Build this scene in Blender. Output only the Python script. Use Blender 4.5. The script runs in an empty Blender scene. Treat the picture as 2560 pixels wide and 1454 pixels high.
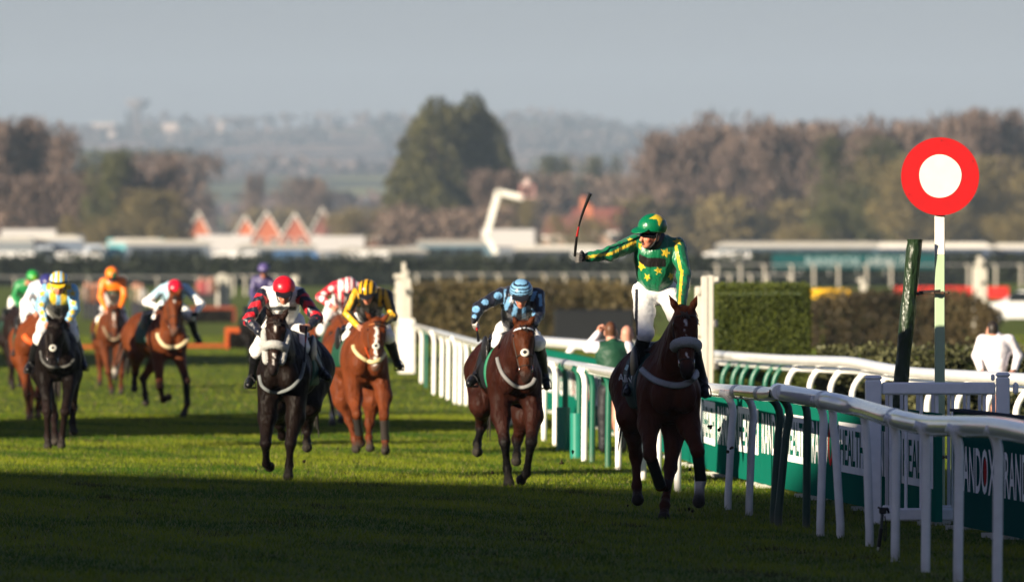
import bpy, math
import numpy as np
from mathutils import Vector, Matrix

scene = bpy.context.scene
COL = scene.collection
rng = np.random.default_rng(11)

# ------------------------------------------------------------------ camera
F, CX, HY, CH = 21333.0, 1280.0, 680.0, 2.25      # 300 mm lens on a 36 mm sensor, in pixels of the 2560 wide photo
cam = bpy.data.cameras.new('camera')
cam_ob = bpy.data.objects.new('camera', cam)
COL.objects.link(cam_ob)
cam.lens = 300.0
cam.sensor_width = 36.0
cam.clip_start = 1.0
cam.clip_end = 30000.0
cam_ob.location = (0, 0, CH)
cam_ob.rotation_euler = (math.radians(90) - math.atan(47.0 / F), 0, 0)
cam.dof.use_dof = True
cam.dof.focus_distance = 78.5
cam.dof.aperture_fstop = 3.4
scene.camera = cam_ob

# ------------------------------------------------------------------ light
SUN_E = math.radians(15.0)
LH = np.array([0.72, 0.694])                       # where the light travels, on the ground
LH = LH / np.linalg.norm(LH)
LDIR = Vector((LH[0] * math.cos(SUN_E), LH[1] * math.cos(SUN_E), -math.sin(SUN_E)))
sun = bpy.data.lights.new('sun', 'SUN')
sun.energy = 5.0
sun.angle = math.radians(0.53)
sun.color = (1.0, 0.86, 0.66)
sun_ob = bpy.data.objects.new('sun', sun)
COL.objects.link(sun_ob)
sun_ob.rotation_euler = LDIR.to_track_quat('-Z', 'Y').to_euler()
world = bpy.data.worlds.new('World')
scene.world = world
world.use_nodes = True
wn = world.node_tree
bg = wn.nodes['Background']
sky = wn.nodes.new('ShaderNodeTexSky')
sky.sky_type = 'NISHITA'
sky.sun_disc = False
sky.sun_elevation = SUN_E
sky.sun_rotation = math.atan2(-LH[0], -LH[1])
sky.dust_density = 1.0
hsv = wn.nodes.new('ShaderNodeHueSaturation')
hsv.inputs['Saturation'].default_value = 0.9
wn.links.new(sky.outputs[0], hsv.inputs['Color'])
tint = wn.nodes.new('ShaderNodeMix')
tint.data_type = 'RGBA'; tint.blend_type = 'MULTIPLY'; tint.inputs[0].default_value = 1.0
tint.inputs[7].default_value = (0.475, 0.49, 0.75, 1)
wn.links.new(hsv.outputs[0], tint.inputs[6])
wn.links.new(tint.outputs[2], bg.inputs[0])
bg.inputs[1].default_value = 0.05
vs = scene.view_settings
vs.view_transform = 'Standard'
vs.look = 'None'
vs.gamma = 1.0
vs.exposure = 1.28
scene.cycles.use_denoising = True
scene.cycles.max_bounces = 6
scene.cycles.diffuse_bounces = 3
scene.cycles.volume_bounces = 1
scene.cycles.transparent_max_bounces = 8

# ------------------------------------------------------------------ helpers
def A(*v):
    return np.array(v, dtype=float)

def W(px, py, Y):
    return np.array([(px - CX) * Y / F, Y, CH - (py - HY) * Y / F])

def Yg(py):
    return F * CH / (py - HY)

def unit(v):
    v = np.asarray(v, float)
    return v / (np.linalg.norm(v) + 1e-12)

_GZ = np.array([(-400, 0), (420, 0), (720, 1.5), (1300, 4), (2000, 8), (3000, 18), (4000, 34), (4700, 54), (5300, 49), (6000, 68), (7300, 122), (8200, 128), (9000, 110)], float)

def gz(X, Y):
    X = np.asarray(X, float); Y = np.asarray(Y, float)
    z = np.interp(Y, _GZ[:, 0], _GZ[:, 1])
    far = np.clip((Y - 4000) / 3300, 0, 1)
    ripple = (np.sin(X / 71.0 + 1.3) * 3.0 + np.sin(X / 29.0 + .4) * 1.6 + np.sin(X / 160.0 + 2.2) * 5.0 - X * 0.012)
    return z + far * ripple

BASE = {}
def link(o, base=(0, 0, 0), parent=None):
    COL.objects.link(o)
    if parent is not None:
        o.parent = parent
        BASE[o] = BASE[parent]
    else:
        o.location = tuple(base)
        BASE[o] = np.asarray(base, float)
    return o

def thing(name, base, label=None, cat=None, group=None, kind=None):
    o = link(bpy.data.objects.new(name, None), base)
    o.empty_display_size = .2
    return tag(o, label, cat, group, kind)

def tag(o, label=None, cat=None, group=None, kind=None):
    if label: o['label'] = label
    if cat: o['category'] = cat
    if group: o['group'] = group
    if kind: o['kind'] = kind
    return o

def mesh_data(name, V, Fs, mat, smooth=True, cols=None):
    """V (N,3); Fs a list of (M,k) int arrays."""
    me = bpy.data.meshes.new(name)
    V = np.ascontiguousarray(V, dtype=np.float32)
    if isinstance(Fs, np.ndarray): Fs = [Fs]
    Fs = [np.asarray(f, dtype=np.int32) for f in Fs if len(f)]
    loops = np.concatenate([f.ravel() for f in Fs])
    sizes = np.concatenate([np.full(len(f), f.shape[1], np.int32) for f in Fs])
    starts = np.concatenate([[0], np.cumsum(sizes)[:-1]]).astype(np.int32)
    me.vertices.add(len(V)); me.vertices.foreach_set('co', V.ravel())
    me.loops.add(len(loops)); me.loops.foreach_set('vertex_index', loops)
    me.polygons.add(len(sizes)); me.polygons.foreach_set('loop_start', starts)
    me.polygons.foreach_set('use_smooth', np.full(len(sizes), bool(smooth)))
    if cols is not None:
        at = me.attributes.new('Col', 'FLOAT_COLOR', 'POINT')
        c = np.ones((len(V), 4), np.float32); c[:, :3] = cols
        at.data.foreach_set('color', c.ravel())
    if mat is not None: me.materials.append(mat)
    me.update(calc_edges=True)
    return me

def add(name, V, Fs, mat, parent=None, base=None, smooth=True, cols=None):
    V = np.asarray(V, float)
    if parent is not None: b = BASE[parent]
    elif base is not None: b = np.asarray(base, float)
    else:
        b = np.array([V[:, 0].mean(), V[:, 1].mean(), V[:, 2].min()])
    me = mesh_data(name, V - b, Fs, mat, smooth, cols)
    return link(bpy.data.objects.new(name, me), b, parent)

class MB:
    """collects polygons with a colour each; build() links them as one mesh object"""
    def __init__(s): s.v = []; s.f = {3: [], 4: []}; s.ng = []; s.c = []; s.n = 0
    def raw(s, V, F4=None, F3=None, col=(1, 1, 1)):
        V = np.asarray(V, float); s.v.append(V)
        col = np.asarray(col, float)
        s.c.append(np.broadcast_to(col, (len(V), 3)) if col.ndim == 1 else col)
        if F4 is not None and len(F4): s.f[4].append(np.asarray(F4, int) + s.n)
        if F3 is not None and len(F3): s.f[3].append(np.asarray(F3, int) + s.n)
        s.n += len(V); return s
    def poly(s, V, col=(1, 1, 1)):
        V = np.asarray(V, float); s.v.append(V); s.c.append(np.broadcast_to(np.asarray(col, float), (len(V), 3)))
        s.ng.append(np.arange(len(V))[None] + s.n); s.n += len(V); return s
    def box(s, c, size, R=None, col=(1, 1, 1), bev=0.0):
        c = np.asarray(c, float); h = np.asarray(size, float) / 2
        if bev > 0: return s.bbox(c, h, min(bev, h.min() * .95), R, col)
        q = np.array([(x, y, z) for x in (-1, 1) for y in (-1, 1) for z in (-1, 1)], float) * h
        if R is not None: q = q @ np.asarray(R, float)
        return s.raw(q + c, [(0, 1, 3, 2), (4, 6, 7, 5), (0, 4, 5, 1), (2, 3, 7, 6), (0, 2, 6, 4), (1, 5, 7, 3)], None, col)
    def bbox(s, c, h, b, R, col):
        V = []; idx = {}
        for sx in (-1, 1):
            for sy in (-1, 1):
                for sz in (-1, 1):
                    for ax in range(3):
                        p = np.array([sx, sy, sz]) * (h - b); p[ax] += (sx, sy, sz)[ax] * b
                        idx[(sx, sy, sz, ax)] = len(V); V.append(p)
        F4 = []; F3 = []
        for ax in range(3):
            o = [a for a in range(3) if a != ax]
            for sg in (-1, 1):
                r = []
                for (p, q) in ((-1, -1), (1, -1), (1, 1), (-1, 1)):
                    k = [0, 0, 0]; k[ax] = sg; k[o[0]] = p; k[o[1]] = q; r.append(idx[(k[0], k[1], k[2], ax)])
                F4.append(r)
            for p in (-1, 1):
                for q in (-1, 1):
                    k0 = [0, 0, 0]; k0[o[0]] = p; k0[o[1]] = q
                    a = list(k0); a[ax] = -1; bb = list(k0); bb[ax] = 1
                    F4.append([idx[(a[0], a[1], a[2], o[0])], idx[(bb[0], bb[1], bb[2], o[0])], idx[(bb[0], bb[1], bb[2], o[1])], idx[(a[0], a[1], a[2], o[1])]])
        for sx in (-1, 1):
            for sy in (-1, 1):
                for sz in (-1, 1): F3.append([idx[(sx, sy, sz, a)] for a in range(3)])
        V = np.array(V)
        if R is not None: V = V @ np.asarray(R, float)
        return s.raw(V + c, F4, F3, col)
    def tube(s, P, r, n=8, col=(1, 1, 1), caps=True, flat=None, up=None):
        P = np.asarray(P, float); m = len(P); r = np.broadcast_to(np.asarray(r, float), (m,))
        T = np.gradient(P, axis=0); T /= np.linalg.norm(T, axis=1, keepdims=True) + 1e-12
        u = np.asarray(up, float) if up is not None else (A(0, 0, 1) if abs(T[0][2]) < .9 else A(1, 0, 0))
        V = []; th = np.arange(n) * 2 * math.pi / n + math.pi / n
        for i in range(m):
            a = unit(u - T[i] * np.dot(u, T[i])); b = np.cross(T[i], a)
            if up is None: u = a
            fa = 1.0 if flat is None else flat
            V.append(P[i] + r[i] * (np.cos(th)[:, None] * a * fa + np.sin(th)[:, None] * b))
        V = np.concatenate(V); fcol = col if callable(col) else (lambda Q: col)
        F4 = [(i * n + j, i * n + (j + 1) % n, (i + 1) * n + (j + 1) % n, (i + 1) * n + j) for i in range(m - 1) for j in range(n)]
        s.raw(V, F4, None, fcol(V))
        if caps:
            s.poly(V[:n][::-1], fcol(V[:n])); s.poly(V[-n:], fcol(V[-n:]))
        return s
    def prism(s, P2, y0, y1, fn=None, col=(1, 1, 1)):
        """outline P2 (x,z) extruded in y; fn maps (N,3)->(N,3)"""
        P2 = np.asarray(P2, float); n = len(P2)
        a = np.c_[P2[:, 0], np.full(n, y0), P2[:, 1]]; b = np.c_[P2[:, 0], np.full(n, y1), P2[:, 1]]
        if fn is not None: a, b = fn(a), fn(b)
        s.raw(np.r_[a, b], [(i, (i + 1) % n, n + (i + 1) % n, n + i) for i in range(n)], None, col)
        s.poly(a[::-1], col); s.poly(b, col); return s
    def lathe(s, prof, c, n=16, col=(1, 1, 1), axis='z'):
        prof = np.asarray(prof, float); th = np.arange(n) * 2 * math.pi / n; m = len(prof)
        V = np.array([[r * math.cos(t), r * math.sin(t), z] for r, z in prof for t in th])
        if axis == 'y': V = V[:, [0, 2, 1]]
        if axis == 'x': V = V[:, [2, 1, 0]]
        return s.raw(V + np.asarray(c, float), [(i * n + j, i * n + (j + 1) % n, (i + 1) * n + (j + 1) % n, (i + 1) * n + j) for i in range(m - 1) for j in range(n)], None, col)
    def quads(s, C, size, cols, rs=None, vert=0.0, asp=1.0):
        """a cloud of leaf quads"""
        g = rs or rng; N = len(C)
        a = g.normal(size=(N, 3)); a /= np.linalg.norm(a, axis=1, keepdims=True)
        if vert: a[:, 2] = np.abs(a[:, 2]) + vert; a /= np.linalg.norm(a, axis=1, keepdims=True)
        b = g.normal(size=(N, 3)); b -= a * (a * b).sum(1, keepdims=True); b /= np.linalg.norm(b, axis=1, keepdims=True)
        sz = np.broadcast_to(np.asarray(size, float), (N,)) * g.uniform(.6, 1.3, N)
        a = a * sz[:, None] * asp / 2; b = b * sz[:, None] / 2
        V = np.stack([C - a, C - b * .6, C + a, C + b * .6], 1).reshape(-1, 3)
        return s.raw(V, np.arange(4 * N).reshape(-1, 4), None, np.repeat(np.asarray(cols, float), 4, 0))
    def build(s, name, mat, parent=None, base=None, smooth=False):
        V = np.concatenate(s.v)
        Fs = [np.concatenate(s.f[k]) for k in (3, 4) if s.f[k]] + s.ng
        return add(name, V, Fs, mat, parent, base, smooth, np.concatenate(s.c))

# ------------------------------------------------------------------ materials
def mat(name, col=(.5, .5, .5), rough=.6, vc=False, noise=None, bump=None, metal=0.0, coat=0.0, spec=.5, sheen=0.0, transl=0.0, stretch=None, rnoise=0.0):
    m = bpy.data.materials.new(name); m.use_nodes = True
    nt = m.node_tree; L = nt.links; N = nt.nodes
    p = N['Principled BSDF']
    if vc:
        a = N.new('ShaderNodeAttribute'); a.attribute_name = 'Col'; src = a.outputs['Color']
    else:
        a = N.new('ShaderNodeRGB'); a.outputs[0].default_value = (*col, 1); src = a.outputs[0]
    tc = N.new('ShaderNodeTexCoord'); vec = tc.outputs['Object']
    if stretch:
        mp = N.new('ShaderNodeMapping'); mp.inputs['Scale'].default_value = stretch; L.new(vec, mp.inputs[0]); vec = mp.outputs[0]
    if noise:
        t = N.new('ShaderNodeTexNoise'); t.inputs['Scale'].default_value = noise[0]; t.inputs['Detail'].default_value = 5; L.new(vec, t.inputs['Vector'])
        r = N.new('ShaderNodeMapRange'); r.inputs['From Min'].default_value = .25; r.inputs['From Max'].default_value = .75
        r.inputs['To Min'].default_value = 1 - noise[1]; r.inputs['To Max'].default_value = 1 + noise[1]; L.new(t.outputs[0], r.inputs[0])
        mx = N.new('ShaderNodeVectorMath'); mx.operation = 'SCALE'; L.new(src, mx.inputs[0]); L.new(r.outputs[0], mx.inputs['Scale']); src = mx.outputs[0]
    L.new(src, p.inputs['Base Color'])
    p.inputs['Roughness'].default_value = rough; p.inputs['Metallic'].default_value = metal
    p.inputs['Specular IOR Level'].default_value = spec; p.inputs['Coat Weight'].default_value = coat
    p.inputs['Sheen Weight'].default_value = sheen
    if rnoise:
        t = N.new('ShaderNodeTexNoise'); t.inputs['Scale'].default_value = 9.0; L.new(vec, t.inputs['Vector'])
        r = N.new('ShaderNodeMapRange'); r.inputs['To Min'].default_value = max(0, rough - rnoise); r.inputs['To Max'].default_value = rough + rnoise
        L.new(t.outputs[0], r.inputs[0]); L.new(r.outputs[0], p.inputs['Roughness'])
    if bump:
        t = N.new('ShaderNodeTexNoise'); t.inputs['Scale'].default_value = bump[0]; t.inputs['Detail'].default_value = 3; L.new(vec, t.inputs['Vector'])
        b = N.new('ShaderNodeBump'); b.inputs['Strength'].default_value = bump[1]; b.inputs['Distance'].default_value = bump[2] if len(bump) > 2 else .02
        L.new(t.outputs[0], b.inputs['Height']); L.new(b.outputs[0], p.inputs['Normal'])
    if transl:
        tr = N.new('ShaderNodeBsdfTranslucent'); L.new(src, tr.inputs[0]); mxs = N.new('ShaderNodeMixShader'); mxs.inputs[0].default_value = transl
        out = N['Material Output']; L.new(p.outputs[0], mxs.inputs[1]); L.new(tr.outputs[0], mxs.inputs[2]); L.new(mxs.outputs[0], out.inputs[0])
    return m

M = {}
M['coat'] = mat('horse coat', vc=True, rough=.5, noise=(9, .3), bump=(6.5, 1.0, .075), spec=.06, sheen=.0, stretch=(1, 1, .5))
M['silk'] = mat('racing silk', vc=True, rough=.36, noise=(9, .06), bump=(13, .75, .03), spec=.5, sheen=.1, stretch=(1.6, 1.6, .55))
M['cloth'] = mat('white breeches', vc=True, rough=.55, noise=(9, .05), bump=(16, .6, .025), spec=.3, stretch=(1, 1, 1.4))
M['leather'] = mat('black leather', vc=True, rough=.34, noise=(30, .2), bump=(40, .15, .01), spec=.3)
M['skin'] = mat('skin', vc=True, rough=.5, noise=(30, .08), spec=.35)
M['fleece'] = mat('sheepskin', (.42, .42, .4), rough=1.0, noise=(60, .12), bump=(120, .8, .02), spec=.1)
M['helmet'] = mat('helmet silk', vc=True, rough=.3, noise=(12, .08), bump=(22, .4, .015), spec=.5)
M['goggle'] = mat('goggle lens', (.004, .004, .005), rough=.06, spec=.6)
M['strap'] = mat('strap webbing', vc=True, rough=.6, noise=(40, .12), spec=.3)
M['metal'] = mat('bit steel', (.6, .6, .6), rough=.25, metal=1.0, noise=(20, .1))
M['hair'] = mat('horse hair', vc=True, rough=.5, noise=(40, .3), bump=(60, .5, .02), stretch=(3, 3, .4), spec=.4)
M['pvc'] = mat('white rail plastic', vc=True, rough=.07, noise=(2.2, .07), spec=.6, bump=(2.2, .06, .02), rnoise=.03)
M['post'] = mat('plastic post', vc=True, rough=.35, noise=(12, .07), spec=.45)
M['board'] = mat('advertising board', vc=True, rough=.8, noise=(3, .06), spec=0.0)
M['paint'] = mat('gloss paint', vc=True, rough=.38, noise=(8, .05), bump=(25, .06, .01), spec=.5)
M['white'] = mat('white painted wood', (.74, .72, .66), rough=.5, noise=(6, .08), spec=.3)
M['leaf'] = mat('leaves', vc=True, rough=.6, noise=(6, .15), spec=.3, transl=.25)
M['twig'] = mat('twigs', vc=True, rough=.9, noise=(6, .2), spec=.1, transl=.08)
M['bark'] = mat('bark', vc=True, rough=.9, noise=(8, .3), bump=(20, .6, .05), spec=.1)
M['matte'] = mat('matte surfaces', vc=True, rough=.75, noise=(4, .1), spec=.25)
M['brick'] = mat('brick and tile', vc=True, rough=.85, noise=(3, .16), bump=(10, .3, .05), spec=.2)
M['car'] = mat('vehicle paint', vc=True, rough=.22, noise=(1.5, .06), spec=.5, coat=.4)
M['glass'] = mat('dark window glass', (.012, .016, .02), rough=.15, spec=.3, noise=(1, .1))
M['hoof'] = mat('hoof horn', vc=True, rough=.5, noise=(25, .25), spec=.3)
M['canvas'] = mat('dark green oiled canvas', (.014, .03, .012), rough=.3, noise=(14, .35), bump=(24, .8, .03), spec=.35, stretch=(1, 1, .35))

# ------------------------------------------------------------------ signed distance shapes
def _surface_nets(f, o, h):
    ins = f < 0
    nx, ny, nz = f.shape
    c = ins[:-1, :-1, :-1].astype(np.int8)
    for dx in (0, 1):
        for dy in (0, 1):
            for dz in (0, 1):
                if dx + dy + dz: c = c + ins[dx:nx - 1 + dx, dy:ny - 1 + dy, dz:nz - 1 + dz]
    act = np.argwhere((c > 0) & (c < 8))
    idx = np.full((nx - 1, ny - 1, nz - 1), -1, np.int32)
    idx[act[:, 0], act[:, 1], act[:, 2]] = np.arange(len(act))
    acc = np.zeros((len(act), 3)); cnt = np.zeros(len(act))
    cor = [(x, y, z) for x in (0, 1) for y in (0, 1) for z in (0, 1)]
    val = {k: f[act[:, 0] + k[0], act[:, 1] + k[1], act[:, 2] + k[2]] for k in cor}
    for a in cor:
        for ax in range(3):
            if a[ax] == 0:
                b = list(a); b[ax] = 1; b = tuple(b)
                m = (val[a] < 0) != (val[b] < 0)
                t = val[a][m] / (val[a][m] - val[b][m])
                p = np.tile(np.array(a, float), (m.sum(), 1)); p[:, ax] += t
                acc[m] += p; cnt[m] += 1
    V = o + h * (act + acc / cnt[:, None])
    Q = []
    for ax in range(3):
        s0 = [slice(None)] * 3; s1 = [slice(None)] * 3
        s0[ax] = slice(0, -1); s1[ax] = slice(1, None)
        i0, i1 = ins[tuple(s0)], ins[tuple(s1)]
        e = np.argwhere(i0 != i1)
        o1, o2 = [(1, 2), (2, 0), (0, 1)][ax]
        ok = (e[:, o1] > 0) & (e[:, o2] > 0) & (e[:, o1] < f.shape[o1] - 1) & (e[:, o2] < f.shape[o2] - 1)
        e = e[ok]
        fl = i0[e[:, 0], e[:, 1], e[:, 2]]
        def at(d1, d2):
            q = e.copy(); q[:, o1] += d1; q[:, o2] += d2
            return idx[q[:, 0], q[:, 1], q[:, 2]]
        q = np.stack([at(-1, -1), at(0, -1), at(0, 0), at(-1, 0)], 1)
        q[~fl] = q[~fl][:, ::-1]
        Q.append(q)
    return V, np.concatenate(Q)

def smin(a, b, k):
    if k <= 0: return np.minimum(a, b)
    h = np.maximum(k - np.abs(a - b), 0) / k
    return np.minimum(a, b) - h * h * k * .25

class SDF:
    def __init__(s): s.p = []; s.planes = []; s.boxes = []
    def cone(s, a, b, ra, rb, k=.04, lab=0, op='u'):
        s.p.append(('c', np.asarray(a, float), np.asarray(b, float), ra, rb, k, lab, op)); return s
    def chain(s, pts, rad, k=.03, lab=0):
        for i in range(len(pts) - 1): s.cone(pts[i], pts[i + 1], rad[i], rad[i + 1], k, lab if np.isscalar(lab) else lab[i])
        return s
    def ell(s, c, r, k=.04, lab=0, R=None, op='u'):
        s.p.append(('e', np.asarray(c, float), np.asarray(r, float), None if R is None else np.asarray(R, float), 0, k, lab, op)); return s
    def plane(s, p, n): s.planes.append((np.asarray(p, float), unit(n))); return s   # keeps the side n points away from
    @staticmethod
    def dp(P, q):
        if q[0] == 'c':
            a, b, ra, rb = q[1:5]; ab = b - a; l2 = ab @ ab + 1e-12
            t = np.clip(((P - a) @ ab) / l2, 0, 1)
            return np.sqrt((((P - a) - t[..., None] * ab) ** 2).sum(-1)) - (ra + (rb - ra) * t)
        c, r, R = q[1:4]; d = P - c
        if R is not None: d = d @ R.T
        k0 = np.sqrt(((d / r) ** 2).sum(-1)); k1 = np.sqrt(((d / r ** 2) ** 2).sum(-1)) + 1e-9
        return k0 * (k0 - 1) / k1
    def bb(s, q):
        if q[0] == 'c':
            return np.minimum(q[1] - q[3], q[2] - q[4]), np.maximum(q[1] + q[3], q[2] + q[4])
        r = q[2] if q[3] is None else np.full(3, q[2].max())
        return q[1] - r, q[1] + r
    def ev(s, P, off=0.0):
        d = np.full(P.shape[:-1], 9.0)
        for q in s.p:
            e = s.dp(P, q)
            d = smin(d, e, q[5]) if q[7] == 'u' else -smin(-d, e, q[5])
        d = d - off
        for p, n in s.planes: d = np.maximum(d, (P - p) @ n)
        return d
    def mesh(s, h, off=0.0, extra=None):
        bbs = [s.bb(q) for q in s.p]
        lo = np.min([b[0] for b in bbs], 0) - off - 3 * h; hi = np.max([b[1] for b in bbs], 0) + off + 3 * h
        n = np.ceil((hi - lo) / h).astype(int) + 1
        f = np.full(n, 9.0, np.float32)
        ax = [lo[i] + h * np.arange(n[i]) for i in range(3)]
        for q, b in zip(s.p, bbs):
            pad = q[5] + off + 2.5 * h + .01
            i0 = np.clip(((b[0] - pad - lo) / h).astype(int), 0, n); i1 = np.clip(((b[1] + pad - lo) / h).astype(int) + 2, 0, n)
            sl = tuple(slice(i0[i], i1[i]) for i in range(3))
            P = np.stack(np.meshgrid(*[ax[i][sl[i]] for i in range(3)], indexing='ij'), -1)
            e = s.dp(P, q)
            f[sl] = smin(f[sl], e, q[5]) if q[7] == 'u' else -smin(-f[sl], e, q[5])
        f -= off
        if s.planes or extra is not None:
            P = np.stack(np.meshgrid(*ax, indexing='ij'), -1)
            for p, nn in s.planes: f = np.maximum(f, (P - p) @ nn)
            if extra is not None: f = np.maximum(f, extra(P))
        return _surface_nets(f, lo, h)
    def weights(s, P, soft=.015):
        labs = sorted({q[6] for q in s.p}); D = []
        for l in labs:
            d = np.full(len(P), 9.0)
            for q in s.p:
                if q[6] == l and q[7] == 'u': d = np.minimum(d, s.dp(P, q))
            D.append(d)
        D = np.array(D); w = np.exp(-(D - D.min(0)) / soft); w /= w.sum(0)
        return {l: w[i] for i, l in enumerate(labs)}
    def hit(s, px, py, off=0.0, y0=None, y1=None):
        """where the line of sight through a photo point meets the shape"""
        px = np.atleast_1d(np.asarray(px, float)); py = np.atleast_1d(np.asarray(py, float))
        D = np.stack([(px - CX) / F, np.ones_like(px), -(py - HY) / F], -1)
        O = A(0, 0, CH); y = np.full(len(px), y0, float)
        for _ in range(60):
            d = s.ev(O + D * y[:, None], off)
            y = np.minimum(y + np.maximum(d, -.02) * .8, y1)
        return O + D * y[:, None]

def star_mask(x, z, cx, cz, r, rot=0.0):
    a = np.arctan2(x - cx, z - cz) + rot; d = np.hypot(x - cx, z - cz)
    k = 2 * math.pi / 5; m = np.abs((a + k / 2) % k - k / 2)
    # edge of a five-pointed star: from the tip (r) to the notch (.4 r)
    ri = r * .42; A0 = np.array([r, 0.0]); B0 = np.array([ri * math.cos(k / 2), ri * math.sin(k / 2)])
    n = np.array([B0[1] - A0[1], A0[0] - B0[0]])
    lim = (n @ A0) / (n[0] * np.cos(m) + n[1] * np.sin(m))
    return d < lim

def mix(a, b, t):
    return np.asarray(a, float) * (1 - t[:, None]) + np.asarray(b, float) * t[:, None]

def noise3(P, f, seed=0):
    r = np.random.default_rng(seed); v = np.zeros(len(P))
    for i in range(6):
        k = r.normal(size=3) * f; v += np.sin(P @ k + r.uniform(0, 6.3))
    return v / 6


def bez(P, n=24):
    """smooth curve through points (Catmull-Rom)"""
    P = np.asarray(P, float); Q = np.vstack([2 * P[0] - P[1], P, 2 * P[-1] - P[-2]]); out = []
    m = len(P) - 1
    for i in range(m):
        a, b, c, d = Q[i:i + 4]; k = max(2, n // m)
        t = np.linspace(0, 1, k, endpoint=False)[:, None]
        out.append(.5 * ((2 * b) + (c - a) * t + (2 * a - 5 * b + 4 * c - d) * t ** 2 + (3 * b - a - 3 * c + d) * t ** 3))
    return np.vstack(out + [P[-1:]])

def cols_of(n, c): return np.tile(np.asarray(c, float), (n, 1))
# ------------------------------------------------------------------ setting: ground, grass, hills
def make_ground():
    ys = np.unique(np.concatenate([np.arange(-150, 420, 6.0), np.arange(420, 2000, 30.0), np.arange(2000, 9001, 100.0)]))
    xs = np.unique(np.concatenate([np.arange(-1500, -600, 90.0), np.arange(-600, 600, 20.0), np.arange(600, 1501, 90.0)]))
    X, Y = np.meshgrid(xs, ys); Z = gz(X, Y)
    V = np.stack([X, Y, Z], -1).reshape(-1, 3); ny, nx = X.shape
    i = np.arange(ny - 1)[:, None] * nx + np.arange(nx - 1); F4 = np.stack([i, i + 1, i + nx + 1, i + nx], -1).reshape(-1, 4)
    m = bpy.data.materials.new('turf and fields'); m.use_nodes = True; nt = m.node_tree; N = nt.nodes; L = nt.links; p = N['Principled BSDF']
    geo = N.new('ShaderNodeNewGeometry')
    def noise(scale, det=4, str_=(1, 1, 1)):
        mp = N.new('ShaderNodeMapping'); mp.inputs['Scale'].default_value = str_; L.new(geo.outputs['Position'], mp.inputs[0])
        t = N.new('ShaderNodeTexNoise'); t.inputs['Scale'].default_value = scale; t.inputs['Detail'].default_value = det; L.new(mp.outputs[0], t.inputs['Vector']); return t.outputs[0]
    def ramp(src, stops):
        r = N.new('ShaderNodeValToRGB'); L.new(src, r.inputs[0])
        while len(r.color_ramp.elements) < len(stops): r.color_ramp.elements.new(.5)
        for el, (q, c) in zip(r.color_ramp.elements, stops): el.position = q; el.color = (*c, 1)
        return r.outputs[0]
    def mixc(f, a, b, mode='MIX'):
        x = N.new('ShaderNodeMix'); x.data_type = 'RGBA'; x.blend_type = mode
        if hasattr(f, 'links') or hasattr(f, 'is_linked'): L.new(f, x.inputs[0])
        else: x.inputs[0].default_value = f
        L.new(a, x.inputs[6]); L.new(b, x.inputs[7]); return x.outputs[2]
    near = mixc(.5, ramp(noise(1.3, 6, (1, .5, 1)), [(.3, (.05, .085, .008)), (.6, (.1, .13, .014)), (.8, (.15, .15, .025))]), ramp(noise(28, 4), [(.3, (.045, .08, .007)), (.7, (.14, .16, .018))]))
    fields = ramp(noise(.004, 2, (1.3, .55, 1)), [(.34, (.06, .045, .04)), (.42, (.24, .15, .115)), (.5, (.06, .07, .04)), (.57, (.2, .19, .06)), (.64, (.05, .07, .035))])
    woods = ramp(noise(.03, 5, (1, .35, 1)), [(.45, (1, 1, 1)), (.56, (.35, .36, .36))])
    far = mixc(1.0, fields, woods, 'MULTIPLY')
    sep = N.new('ShaderNodeSeparateXYZ'); L.new(geo.outputs['Position'], sep.inputs[0])
    mr = N.new('ShaderNodeMapRange'); mr.inputs['From Min'].default_value = 700; mr.inputs['From Max'].default_value = 1200; L.new(sep.outputs[1], mr.inputs[0])
    L.new(mixc(mr.outputs[0], near, far), p.inputs['Base Color'])
    p.inputs['Roughness'].default_value = .9; p.inputs['Specular IOR Level'].default_value = .1
    bt = N.new('ShaderNodeBump'); bt.inputs['Strength'].default_value = .8; bt.inputs['Distance'].default_value = .04; L.new(noise(16, 4), bt.inputs['Height']); L.new(bt.outputs[0], p.inputs['Normal'])
    o = add('ground', V, F4, m, base=(0, 0, 0), smooth=True); tag(o, kind='structure', label='mown green turf of the racecourse running out to fields and hills', cat='ground')
make_ground()

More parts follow.
